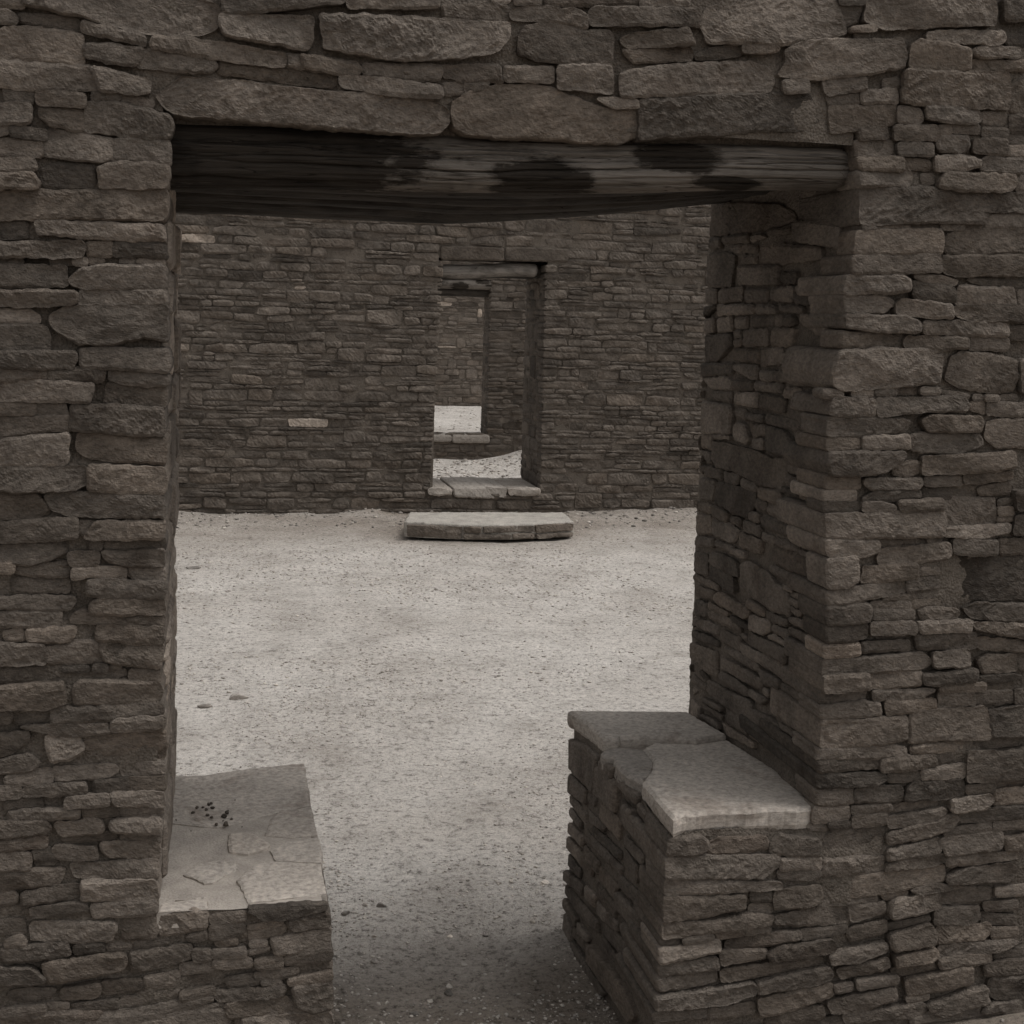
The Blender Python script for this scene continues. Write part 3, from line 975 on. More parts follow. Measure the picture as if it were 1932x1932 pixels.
1492,800 1588,804 1589,790 1493,790
1590,800 1657,802 1656,788 1593,789
1246,794 1338,797 1337,776 1247,769;R0.19
1350,793 1456,794 1484,793 1457,778 1355,774
1379,771 1486,774 1487,751 1385,746
1493,785 1568,787 1572,760 1495,758
1572,783 1656,786 1662,761 1574,758
1663,784 1707,785 1709,756 1666,757
1243,764 1335,772 1367,766 1371,745 1256,741 1244,743;R0.11
1249,736 1319,734 1424,740 1429,696 1382,686 1248,685;R0.26
1244,679 1403,680 1428,677 1429,659 1243,660;R0.13
1243,655 1372,659 1375,640 1244,636;R.3
1240,630 1382,627 1386,615 1366,606 1242,605;R.42
1242,599 1322,598 1324,573 1288,567 1243,569;R.1
1240,563 1314,562 1315,539 1289,530 1239,535
1318,562 1401,564 1404,552 1321,548
1321,542 1392,545 1393,527 1371,523 1322,523
1229,529 1269,529 1270,516 1234,519
1271,530 1318,532 1318,523 1274,521
1263,499 1290,517 1383,520 1394,516 1396,481 1353,469 1268,470;t.8
943,517 1006,519 1020,504 1015,491 984,485 938,489;B0.15
1023,496 1045,510 1143,511 1148,489 1113,482 1027,482
1154,497 1171,511 1247,502 1255,492 1254,469 1192,470 1152,482
937,478 977,479 1169,471 1169,454 1135,431 1056,437 940,444;B0.30
1173,465 1257,463 1258,441 1176,444
1170,440 1258,436 1263,426 1235,418 1173,425
1265,456 1334,460 1393,455 1392,432 1315,423 1267,425
940,436 1045,428 1175,417 1176,408 1050,407 941,409;B0.13
938,402 1101,395 1100,374 1021,361 940,357;B0.17
1117,399 1158,399 1159,382 1117,384
1116,371 1163,370 1162,353 1119,353
1164,401 1260,407 1263,375 1238,365 1166,366
1254,366 1285,374 1286,360 1256,358
1314,369 1383,375 1384,367 1318,363
936,351 1021,348 1107,354 1162,351 1159,335 1100,328 1022,329 939,323;B0.16
1166,348 1258,360 1319,358 1322,329 1219,328 1167,335
1323,356 1400,363 1405,343 1332,328
937,317 972,319 972,307 938,302;B
978,318 1038,324 1040,314 980,307
1046,322 1092,325 1105,318 1054,312
1106,324 1160,326 1160,314 1109,315
1068,303 1101,312 1220,316 1223,302 1141,290 1070,289
1224,316 1321,321 1321,310 1261,300 1227,298
932,299 1004,303 1052,306 1054,289 985,280 935,274;B0.13
1057,284 1150,284 1150,268 1064,259
1152,276 1181,288 1289,294 1292,276 1222,265 1162,264
1322,300 1333,313 1406,324 1408,302 1335,285
934,268 1050,273 1053,252 986,249 936,245;B0.21
1059,244 1143,252 1271,258 1276,246 1184,235 1066,222
1285,265 1405,281 1408,267 1345,249 1290,247
931,240 1049,247 1052,225 988,217 934,213;B
1135,217 1184,229 1284,240 1293,221 1266,208 1138,196
1301,233 1411,249 1416,229 1314,216
929,202 1027,206 1129,214 1132,198 1067,182 989,180 931,179;B0.22
1142,182 1226,195 1294,202 1297,178 1228,160 1148,146
1292,163 1328,172 1431,184 1436,164 1371,145 1297,141
926,168 1033,171 1035,151 929,150;B0.26
1039,169 1131,173 1134,155 1041,147
1160,138 1228,156 1278,158 1281,136 1229,121 1161,122
1433,744 1450,751 1595,754 1601,726 1608,704 1603,691 1500,691 1432,688
1604,745 1680,753 1703,753 1707,693 1613,693;t.6
1439,677 1462,683 1572,685 1572,672 1482,664 1439,666
1576,683 1599,688 1675,689 1678,674 1588,670
1376,654 1424,661 1492,660 1495,642 1426,632 1376,634
1496,662 1549,666 1550,647 1499,640
1561,658 1565,665 1641,662 1708,671 1713,602 1564,606
1393,626 1461,625 1462,610 1394,610
1465,630 1559,640 1560,617 1544,611 1466,612
1324,594 1335,603 1420,601 1428,590 1425,572 1391,568 1327,572
1434,593 1447,604 1552,610 1558,581 1547,572 1433,571
1563,595 1623,596 1624,581 1564,580
1627,598 1713,606 1714,591 1627,590
1628,581 1714,587 1716,555 1630,551
1530,560 1531,567 1614,576 1623,565 1608,549 1548,544 1531,545
1407,556 1430,562 1504,568 1506,557 1415,546
1396,536 1431,540 1516,551 1523,543 1510,531 1440,516 1401,516
1398,501 1471,522 1541,537 1548,526 1535,508 1473,492 1399,483
1549,533 1608,545 1717,546 1718,523 1650,521 1554,520
1521,506 1626,514 1627,503 1524,493
1630,518 1718,523 1719,502 1631,503
1400,470 1508,489 1512,464 1475,457 1399,452
1514,486 1532,491 1647,498 1651,472 1645,461 1528,454
1654,483 1720,487 1723,453 1664,455
1398,443 1436,450 1524,456 1527,441 1496,434 1398,430
1531,445 1606,452 1688,450 1689,440 1595,432 1532,430
1281,387 1318,416 1399,424 1526,430 1529,400 1440,385 1305,374
1531,408 1576,422 1676,428 1693,410 1670,394 1538,394
1394,377 1448,383 1450,374 1402,368
1455,385 1510,393 1544,388 1542,380 1472,377
1407,352 1417,366 1515,377 1518,352 1482,340 1412,331
1517,371 1558,380 1634,377 1639,368 1632,351 1560,346 1522,354
1645,375 1727,380 1729,359 1648,360
1620,346 1695,347 1698,330 1625,331
1510,334 1529,341 1609,339 1612,313 1595,305 1515,310
1616,324 1693,315 1696,296 1623,305
1409,316 1498,328 1500,321 1413,308
1414,296 1499,313 1512,297 1509,274 1427,265 1413,273
1519,302 1637,302 1640,285 1625,271 1523,268
1642,292 1699,290 1700,271 1645,271
1526,262 1700,266 1703,256 1647,246 1529,245
1426,252 1514,263 1520,249 1503,237 1429,233
1523,238 1635,245 1638,228 1528,219
1651,242 1736,246 1737,229 1652,229
1626,216 1648,224 1738,223 1740,194 1630,196;t.75
1423,222 1512,231 1520,219 1450,209 1426,215
1454,200 1596,220 1600,185 1531,173 1460,167
1637,183 1646,189 1740,190 1743,142 1653,147 1638,160;t.75
1458,163 1505,167 1506,158 1461,153
1501,143 1571,165 1629,176 1635,145 1534,122 1509,135
1622,127 1654,136 1743,138 1745,117 1626,119
1299,200 1337,203 1338,189 1303,185
1345,208 1434,212 1435,197 1349,190
1325,136 1493,148 1505,139 1494,121 1330,119
'''
TRACE['R'] = '''
797,1765 762,1786 654,1785 382,1763 299,1739 286,1723 411,1708 563,1710 753,1712 797,1737;t.8
775,1708 687,1705 680,1681 764,1682
669,1705 517,1706 515,1685 664,1691
494,1702 441,1700 416,1692 495,1686
412,1710 306,1708 305,1695 398,1696
297,1721 209,1716 91,1699 86,1655 162,1665 258,1675 300,1697
628,1684 560,1683 565,1665 612,1668
553,1681 460,1679 458,1662 551,1663
551,1659 460,1655 462,1637 549,1640
454,1678 372,1677 162,1660 159,1637 227,1635 338,1632 449,1637
793,1670 640,1669 584,1657 594,1628 610,1587 799,1590
575,1635 349,1628 345,1590 563,1592
342,1614 268,1613 265,1590 316,1590 343,1599
802,1585 694,1583 694,1551 802,1553
679,1578 658,1584 539,1585 539,1555 675,1549
522,1583 388,1579 394,1553 515,1552
376,1581 270,1583 269,1551 376,1555
265,1585 187,1582 188,1570 258,1573
268,1567 187,1564 187,1544 250,1548
813,1542 700,1543 701,1518 825,1512
675,1546 467,1546 468,1526 676,1521
460,1544 354,1544 349,1527 455,1527
339,1544 222,1543 220,1529 332,1533
797,1511 700,1514 700,1481 816,1477
686,1515 602,1521 591,1513 591,1485 675,1480 687,1498
581,1516 505,1520 502,1494 575,1490
480,1520 360,1521 360,1497 473,1494
354,1522 263,1522 254,1511 255,1500 352,1501
234,1529 188,1522 92,1506 91,1478 158,1489 232,1511
796,1471 732,1472 590,1479 581,1457 640,1431 667,1415 804,1405
577,1486 531,1489 529,1473 576,1470
572,1467 529,1469 530,1453 570,1450
518,1488 381,1493 368,1458 507,1452
357,1494 249,1495 256,1458 359,1457
573,1445 418,1448 421,1417 573,1419
412,1450 303,1454 299,1444 271,1442 267,1429 314,1419 411,1411
815,1402 713,1406 724,1370 815,1364
706,1405 582,1411 580,1386 705,1372
572,1409 429,1411 429,1381 473,1382 567,1397
413,1403 264,1403 259,1384 407,1380
803,1361 716,1367 713,1345 816,1343
702,1370 620,1379 578,1372 575,1349 699,1346
571,1375 454,1377 454,1356 569,1352
450,1377 298,1379 298,1358 448,1357
819,1336 713,1342 715,1323 821,1315
695,1342 571,1343 572,1320 692,1322
558,1344 432,1353 422,1321 558,1318
413,1350 289,1350 277,1344 276,1318 410,1320
274,1374 197,1372 195,1347 286,1351
268,1342 221,1344 140,1332 145,1308 179,1303 265,1314
817,1313 571,1314 556,1302 570,1247 647,1243 815,1234
550,1310 484,1309 488,1286 545,1291
477,1304 377,1303 376,1292 482,1291
372,1308 272,1307 152,1299 155,1279 270,1285 370,1290
560,1248 549,1271 527,1280 487,1274 458,1248 475,1233 535,1236;t1.35
468,1280 384,1284 381,1261 446,1252
686,1236 577,1243 569,1237 681,1229
375,1283 269,1280 234,1263 237,1241 258,1228 363,1228
439,1249 381,1253 381,1229 430,1226
810,1226 734,1233 733,1197 751,1187 818,1189
719,1232 689,1234 685,1201 711,1199
673,1220 574,1225 442,1225 343,1214 257,1223 258,1178 289,1154 372,1151 533,1165 637,1163 668,1178;t.85
824,1177 736,1186 704,1174 704,1143 737,1133 830,1129
703,1192 681,1192 681,1166 700,1167
246,1227 151,1217 148,1192 243,1196
702,1154 688,1159 602,1162 603,1138 692,1134
594,1158 496,1162 504,1139 588,1131
492,1155 403,1152 404,1133 490,1134
834,1123 655,1131 642,1112 664,1079 827,1070
630,1129 497,1135 406,1130 407,1106 431,1074 535,1067 557,1076 634,1073;t.6
390,1146 277,1151 262,1144 260,1123 387,1123
251,1190 150,1189 153,1169 246,1171
267,1163 179,1159 178,1152 266,1153
173,1160 85,1159 84,1146 178,1153
827,1065 768,1070 761,1042 819,1037
760,1065 655,1071 653,1050 757,1041
648,1071 577,1071 559,1063 560,1043 645,1043
402,1122 347,1117 347,1096 406,1097
341,1115 259,1118 257,1098 341,1095
427,1089 377,1089 378,1068 424,1068;t1.2
815,1032 660,1045 658,998 805,983
652,1040 553,1042 492,1036 496,1016 521,1002 618,997 651,1002
538,1061 469,1064 473,1047 533,1047
462,1063 368,1065 365,1040 460,1041
365,1089 248,1092 193,1092 184,1067 273,1061 362,1064
485,1033 358,1034 361,1003 481,999
800,975 753,975 750,954 797,952
746,981 639,991 636,971 743,956
628,990 507,995 539,980 626,975
533,988 448,993 446,979 532,976
360,1052 289,1052 290,1036 358,1034
284,1055 166,1050 170,1038 282,1037
161,1046 88,1046 92,1041 160,1040
792,940 681,948 672,896 786,890
653,958 579,966 497,963 473,931 574,927 661,931
653,927 575,929 512,923 505,888 664,894
464,964 414,978 309,971 290,958 238,953 198,945 196,901 283,893 405,903 464,908
298,1030 242,1035 97,1036 93,998 192,993 307,999
306,990 198,991 193,970 309,973
781,886 715,886 714,869 787,866
708,884 605,888 603,871 706,871
790,856 617,870 622,849 787,834
778,825 664,830 660,802 781,782
616,863 582,875 414,870 407,860 430,843 530,843 618,845
657,835 536,837 535,827 655,821
429,886 404,894 321,888 319,872 427,872
315,889 253,888 203,893 207,876 280,871 316,872
195,941 149,942 150,930 193,928
194,955 150,955 152,945 190,944
230,962 183,961 185,952 227,953
193,924 141,921 145,912 189,911
659,818 562,824 461,824 452,809 560,802 653,799
525,832 489,837 410,833 415,822 494,824
404,860 292,871 289,848 323,831 403,827
283,866 190,873 182,853 278,849
196,901 121,908 122,891 189,891
191,882 95,882 98,866 189,867
788,775 666,788 587,791 591,767 701,760 785,751
792,744 662,755 576,758 578,745 720,729 775,732
579,787 457,795 454,764 576,760
449,809 414,810 415,798 445,798
402,820 185,832 192,799 272,797 406,795
306,837 277,844 189,844 196,834 299,830
789,715 696,719 586,730 573,672 652,667 768,675
558,754 453,762 339,762 338,746 451,741 559,736
450,785 271,793 189,795 194,763 268,766 441,765
554,725 386,736 312,736 310,715 383,708 552,703
782,658 712,662 705,640 780,637
779,632 732,633 734,619 777,619
561,691 479,699 388,694 386,678 558,669
333,756 227,758 225,738 300,730
696,661 636,658 642,646 695,646
724,633 648,634 646,617 730,615
784,609 698,610 702,580 781,580
635,651 522,658 379,673 352,659 257,668 204,656 202,638 373,624 517,617 639,621
382,698 284,702 306,682 380,682
299,724 269,724 273,707 303,710
221,755 118,763 116,740 216,739
795,563 756,573 689,568 690,542 766,525 800,537
674,599 544,612 543,600 673,589
683,583 535,594 534,582 682,573
510,614 380,627 376,597 514,585
677,557 567,567 559,552 683,544
366,617 270,625 267,600 363,594
223,669 140,675 139,664 199,658
204,654 138,654 139,636 201,632
540,575 344,588 342,574 497,558
263,620 125,631 123,619 261,602
'''
TRACE['S'] = '''
763,483 605,507 530,511 547,414 736,407
520,487 444,508 349,509 366,435 533,422
474,521 372,535 382,505 470,495
358,525 213,526 217,507 361,497
777,394 600,408 595,373 770,345
599,400 517,412 529,388 596,377
770,341 585,356 581,321 767,320
482,421 326,431 334,387 484,381
339,479 294,480 298,463 343,459
281,480 227,492 231,473 279,466
212,516 153,512 161,488 215,490
774,309 642,315 640,295 771,289
778,273 608,291 612,264 774,245
572,369 428,382 453,361 554,347
531,348 306,371 310,351 528,321
298,412 153,424 162,399 295,387
773,236 512,259 516,230 769,204
776,196 627,200 632,178 772,164
595,316 289,344 299,322 592,288
295,387 184,387 197,346 292,362
598,274 472,283 481,248 594,243
770,151 593,181 605,152 767,123
471,276 321,290 343,251 467,246
313,324 166,337 168,308 309,292
757,118 603,132 468,146 465,120 645,89 754,89
480,236 315,240 324,203 476,203
579,188 483,200 486,170 575,157
320,280 149,298 144,258 316,244
736,84 643,77 648,54 732,60
765,46 672,48 666,0 759,1
461,201 299,217 309,194 457,167
635,73 534,81 540,66 632,49
302,239 144,251 153,229 286,212
436,176 221,201 241,162 432,139
672,44 517,64 529,39 668,20
431,135 264,140 274,117 421,113
511,75 259,102 170,80 202,45 513,34
667,12 382,22 407,2 631,-13
'''
TRACE['TR'] = '''
935,755 1221,706 1243,501 1163,472 1057,507 993,507 980,494 954,504 955,581 946,703
1070,491 1161,465 1245,493 1271,164 1242,13 1203,7 1057,16 977,10 948,-8 949,52 957,217 1001,288 1030,366 1037,458
934,455 983,486 1032,451 1028,366 999,289 961,229 944,282 942,363 952,410 930,427;t.75
'''
TRACE['TL'] = '''
-9,668 18,727 170,777 300,804 296,516 224,480 162,436 96,406 -6,452
210,447 232,490 298,506 299,345 252,327 197,355
124,370 165,370 201,307 197,277 159,252 125,272 120,308
202,266 236,308 300,325 301,223 297,194 213,215
36,169 70,225 103,230 139,206 135,183 82,117 46,158
135,132 172,202 213,211 296,185 295,48 188,29 154,25 145,86
5,38 79,65 81,-6 37,-7 -5,-5 -4,31
'''

# ================================================================== ground
def gz(x, y):
    """height of the earth: level room floor, a bank outside at the right, a stony fill in the second room"""
    st = lambda a, b, t: (lambda k: k * k * (3 - 2 * k))(np.clip((t - a) / (b - a), 0, 1))
    z = 0.010 * fbm(x * 1.3, y * 1.3, 2.0, 3) + 0.005 * fbm(x * 7, y * 7, 5.0, 3)
    z = z + 0.008 * fbm(x * 3.1, y * 3.1, 12.0, 2)
    near = 1 - st(-0.05, 0.35, y)
    z = z + near * (0.135 * st(1.05, 1.6, x) - 0.02)
    z = z + 0.055 * st(7.35, 7.95, y) * (1 - st(8.0, 8.3, y)) * np.clip(0.42 + 0.9 * fbm(x * 2.6, y * 2.0, 3.0, 3), 0, 1)
    r2 = st(8.3, 8.9, y) * (1 - st(13.3, 13.6, y))
    z = z + r2 * (-0.13 + 0.3 * st(2.95, 4.2, x) * st(9.0, 12.8, y) + 0.03 * fbm(x * 2, y * 2, 1.0, 2))
    z = z + 0.1 * st(13.4, 13.8, y)
    return z

def axis(spans):
    a = []
    for (p, q, s) in spans:
        a.append(np.arange(p, q, s))
    return np.unique(np.round(np.concatenate(a), 4))

gx = axis([(-300, -40, 40), (-40, -6, 3), (-6, -0.8, 0.2), (-0.8, 4.6, 0.02), (4.6, 9, 0.25), (9, 40, 3), (40, 301, 40)])
gy = axis([(-300, -40, 40), (-40, -4, 3), (-4, -0.2, 0.15), (-0.2, 3.2, 0.016), (3.2, 8.3, 0.03), (8.3, 13.4, 0.06), (13.4, 20, 0.1), (20, 60, 4), (60, 301, 40)])
GX, GY = np.meshgrid(gx, gy)
GZ = gz(GX, GY)
GZ += np.where((GY > -0.3) & (GY < 8.2), 0.0022 * fbm(GX * 28, GY * 28, 7.0, 3) + 0.0016 * vnoise(GX * 60 + 20 * vnoise(GX * 3, GY * 3), GY * 95), 0)
stt = lambda a, b, t: (lambda k: k * k * (3 - 2 * k))(np.clip((t - a) / (b - a), 0, 1))
darken = np.clip(0.9 * (1 - stt(0.25, 1.15, GY)) + 1.0 * stt(5.7, 7.5, GY) * (1 - stt(8.0, 8.4, GY)) * (1 - 0.35 * stt(0.2, 1.0, np.abs(GX - 1.9))), 0, 1)  # how much darker and browner the earth is in the doorway and before the far wall
darken = np.clip(darken * (0.92 + 0.35 * fbm(GX * 3, GY * 3, 4.0, 3)) + 0.25 * np.clip(fbm(GX * 2.1, GY * 2.1, 8.0, 4), 0, 1), 0, 1)
ii = np.arange(GX.size).reshape(GX.shape)
gf = np.stack([ii[:-1, :-1], ii[:-1, 1:], ii[1:, 1:], ii[1:, :-1]], -1).reshape(-1, 4)
ground = mesh_obj('ground', np.stack([GX, GY, GZ], -1).reshape(-1, 3), gf, M_GROUND, tone=darken.ravel(), local=False)
tag(ground, kind='structure')

# ================================================================== near wall with the T-shaped doorway
near = empty('masonry_wall', (0.6, 0.37, 0.0))
tag(near, 'dark sandstone wall in front pierced by the wide T-shaped doorway with two low ledges', 'wall', kind='thing')

cv, cf = boxes([(-1.5, -0.035, 0.035, T + 0.028, -0.4, 2.34), (W + 0.035, 3.3, 0.035, T + 0.028, -0.4, 2.34),
                (-0.035, W + 0.035, 0.045, T + 0.03, 1.87, 2.34), (-0.034, XL - 0.03, 0.034, T + 0.0, -0.4, ZL - 0.03),
                (XR + 0.035, W + 0.034, 0.034, T + 0.0, -0.4, ZR - 0.045)])
mesh_obj('rubble_core', cv, cf, M_MORTAR, near, smooth=False, local=False)

mb = Bag()
for args in ((F_FRONT, -0.42, -0.008, 0.0, 2.22, 0.006, 0.0135, 0.012), (F_FRONT, W + 0.034, 1.86, -0.02, 2.22, 0.006, 0.0135, 0.012),
             (F_FRONT, -0.01, W + 0.01, 1.845, 2.22, 0.006, 0.0135, 0.012),
             (F_FRONT, -0.01, XL - 0.006, -0.02, ZL - 0.004, 0.006, 0.013, 0.012),
             (F_FRONT, XR + 0.006, W + 0.04, -0.05, ZR - 0.012, 0.006, 0.0135, 0.012),
             (Frame((0, 0.05, 0), (1, 0, 0), (0, 0, 1), (0, -1, 0)), -0.02, W + 0.04, 1.79, 1.90, 0.006, 0.004, 0.016),
             (F_RIGHT, 0.012, T + 0.034, ZR - 0.02, 1.87, 0.006, 0.014, 0.008),
             (F_LEFT, 0.012, T - 0.015, ZL - 0.02, 1.87, 0.008, 0.012, 0.010),
             (F_SIDE, 0.012, T + 0.01, -0.08, ZR - 0.015, 0.007, 0.014, 0.008),
             (F_LBLK, 0.012, T - 0.015, -0.08, ZL - 0.03, 0.012, 0.012, 0.006)):
    v, f = sheet(*args)
    mb.add(v, f, 1.0)
mo = mb.build('mortar_bedding', M_MORTAR, near)
del mo['kind']
for fr, args in ((F_TOPR, (XR + 0.03, W + 0.03, 0.02, T - 0.01, 0.008, 0.014, 0.008)),
                 (F_TOPL, (-0.03, XL - 0.008, 0.006, T + 0.005, 0.006, 0.0028, 0.0026))):
    v, f = sheet(fr, *args, freq=16)
    mesh_obj('ledge_bedding', v, f, M_MORTAR_TOP, near)

def qrings(d):
    return list(np.r_[0.006, np.arange(0.018, d, 0.014), d])

def flags(fl):
    tone, off, dep, kind = rand_tone(), None, None, 'stone'
    for t in fl:
        if t == 'lintel': kind = 'lintel_stone'; dep = 0.14
        elif t[0] == 't': tone = float(t[1:]) * float(np.exp(rng.normal(0, 0.04)))
        elif t[0] == 'o': off = float(t[1:]) / 1000
        elif t[0] in 'LRB':
            kind = 'quoin'
            dep = float(t[1:]) if len(t) > 1 else rng.uniform(0.09, 0.28)
    return tone, off, dep, kind

for pts, fl in parse('F'):
    tone, off, dep, kind = flags(fl)
    if pts[:, 0].min() > -0.02 and pts[:, 0].max() < XL + 0.03 and pts[:, 1].max() < 0.6: pts[:, 1] = np.minimum(pts[:, 1], ZL - 0.003)
    A = area(pts)
    if kind == 'stone' and A < 0.0016: kind = 'chinking_stone'
    small = A < 0.0016
    big = A > 0.012
    o = off if off is not None else rng.normal(-0.003 if small else 0.002, 0.0045)
    v, f = stone(pts, F_FRONT, res=0.0038, depth=0.05, rings=qrings(dep) if dep else None, r=0.0016 if small else rng.uniform(0.0018, 0.0036), smooth=1, facets=0.6 if small else rng.uniform(0.6, 1.25),
                 rough=rng.uniform(0.8, 1.4) * (1.3 if big else 1), off=o, tilt=(rng.normal(0, 0.015), rng.normal(0, 0.045)),
                 jag=0.0008 if small else 0.0017, face=0.0008 if small else 0.0018, grow=0.0034, hack=0.5 if small else 1.0)
    mesh_obj(kind, v, f, M_STONE, near, tone)

for pts, fl in parse('R'):
    tone, off, dep, kind = flags(fl)
    A = area(pts)
    bk = pts[:, 0] > 0.70
    pts[bk, 0] = 0.758 + rng.normal(0, 0.004)
    v, f = stone(pts, F_RIGHT, res=0.006, depth=0.06, r=rng.uniform(0.003, 0.007), rough=rng.uniform(0.6, 1.0), grow=0.0012, smooth=1, facets=0.45,
                 off=rng.normal(-0.001, 0.002), tilt=(rng.normal(0, 0.015), rng.normal(0, 0.02)), jag=0.0018, face=0.002)
    mesh_obj('jamb_stone', v, f, M_STONE, near, tone)

for pts, fl in parse('S'):
    pts[pts[:, 0] > 0.70, 0] = 0.754 + rng.normal(0, 0.003)
    tone, off, dep, kind = flags(fl)
    v, f = stone(pts, F_SIDE, res=0.006, depth=0.06, r=rng.uniform(0.004, 0.008), rough=rng.uniform(0.5, 0.9), grow=0.001, smooth=1, facets=0.5,
                 off=rng.normal(0.0, 0.003), tilt=(rng.normal(0, 0.015), rng.normal(0, 0.03)), jag=0.002, face=0.002)
    mesh_obj('ledge_stone', v, f, M_STONE, near, tone)
# the face of the low ledge behind its traced stones, the far jamb and the other ledge: plain coursed rubble
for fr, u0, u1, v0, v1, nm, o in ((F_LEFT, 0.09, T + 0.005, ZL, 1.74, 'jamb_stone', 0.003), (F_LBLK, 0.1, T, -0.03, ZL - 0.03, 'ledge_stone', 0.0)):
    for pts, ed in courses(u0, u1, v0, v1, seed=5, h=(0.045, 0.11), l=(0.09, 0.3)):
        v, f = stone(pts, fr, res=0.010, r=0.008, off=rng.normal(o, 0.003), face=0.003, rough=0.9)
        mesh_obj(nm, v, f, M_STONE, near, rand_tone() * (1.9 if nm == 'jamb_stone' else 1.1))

# masonry that runs on beyond the picture
bag = Bag()
for (u0, u1, v0, v1) in ((-1.2, -0.292, -0.1, 2.3), (1.752, 2.9, -0.05, 2.3), (-0.29, 1.75, 2.155, 2.3)):
    for pts, ed in courses(u0, u1, v0, v1, seed=int(100 + u1 * 10), h=(0.04, 0.085), l=(0.1, 0.35)):
        v, f = stone(pts, F_FRONT, res=0.016, off=rng.normal(0.001, 0.004), octaves=2, tilt=(0, rng.normal(0, 0.04)))
        bag.add(v, f, rand_tone())
for pts, ed in courses(-0.29, XL, -0.1, 0.20, seed=77) + courses(XR, 1.75, -0.1, 0.105, seed=78):
    v, f = stone(pts, F_FRONT, res=0.012, off=rng.normal(-0.001, 0.003), octaves=2)
    bag.add(v, f, rand_tone())
bag.build('rubble_stones', M_STONE, near)

# flagstones that cap the two ledges
for key, fr, dep, jit in (('TR', F_TOPR, 0.042, 0.001), ('TL', F_TOPL, 0.035, 0.0005)):
    for k, (pts, fl) in enumerate(parse(key)):
        tone, off, _, _ = flags(fl)
        if key == 'TL': pts[:, 1] = np.maximum(pts[:, 1], 0.010)
        if not fl: tone = float(np.exp(rng.normal(0, 0.03)))
        v, f = stone(pts, fr, res=0.005, rings=qrings(dep), r=0.007 if key == 'TR' else 0.0016, smooth=0, rough=0.6, face=0.0016, jag=0.0016,
                     off=rng.normal(0.001, jit) + ((0.012, 0, -0.004)[k] if key == 'TR' else 0), tilt=(rng.normal(0, 0.004), 0), grow=0.001, ringn=0.004)
        mesh_obj('flagstone', v, f, M_FLAG, near, tone)

# lintel logs
wood = wood_material('weathered_log', (0.215, 0.19, 0.166),
                     stains=((-0.42, 0.0, 0.32, 0.09), (0.10, -0.03, 0.10, 0.05), (0.36, 0.03, 0.09, 0.03), (0.46, -0.012, 0.07, 0.012)))
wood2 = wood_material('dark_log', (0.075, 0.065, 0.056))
v, f = log_mesh(-0.16, 1.285, lambda x: (0.026 + 0.056 - 0.010 * x, 1.766 + 0.030 * np.clip(x, 0, 2) ** 1.3 * 0.95 + 0.003 * np.sin(x * 7)),
                lambda x: 0.0565 - 0.013 * np.clip(x, 0, 2), 4.0, n=220, seg=150, cracks=13, square=2.7, endround=(0, 0.05))
mesh_obj('lintel_log', v, f, wood, near)
for k, yc in enumerate((0.215, 0.335, 0.45, 0.565, 0.675)):
    rr = 0.056 + 0.004 * math.sin(k * 2.1)
    kk = k / 4.0
    und = lambda x, kk=kk: 1.712 + 0.004 * np.sin(x * 3 + kk * 4) + (0.070 * np.clip((x - 0.55) / 0.7, 0, 1.2) ** 1.5) + 0.012 * (1 - kk)
    v, f = log_mesh(-0.16, W + 0.1, lambda x, yc=yc, rr=rr: (yc + 0.006 * np.sin(x * 4 + yc * 20), und(x) + rr), lambda x, rr=rr: rr + 0 * x, 20.0 + k * 3, n=110, seg=40, endround=(0, 0))
    mesh_obj('lintel_log', v, f, wood2, near)
F_LINT = Frame((0, 0.048, 0), (1, 0, 0), (0, 0, 1), (0, -1, 0))
for (a, b, z0, z1) in ((0.07, 0.17, 1.828, 1.848), (0.212, 0.305, 1.823, 1.843)):
    v, f = stone(np.array([(a, z1), ((a + b) / 2, z1 + 0.004), (b, z1 - 0.003), (b - 0.004, z0 + 0.003), (a + 0.01, z0)]), F_LINT, res=0.005, r=0.005, off=0.006)
    mesh_obj('chinking_stone', v, f, M_STONE, near, 0.9)

# ================================================================== walls with doorways farther in
def project(P):
    d = np.asarray(P, float) - np.array(CAM)
    w = d @ np.array(fwd)
    return 966 + 2629 * (d @ np.array(rt)) / w, 812.63 - 2629 * (d @ np.array(upv)) / w

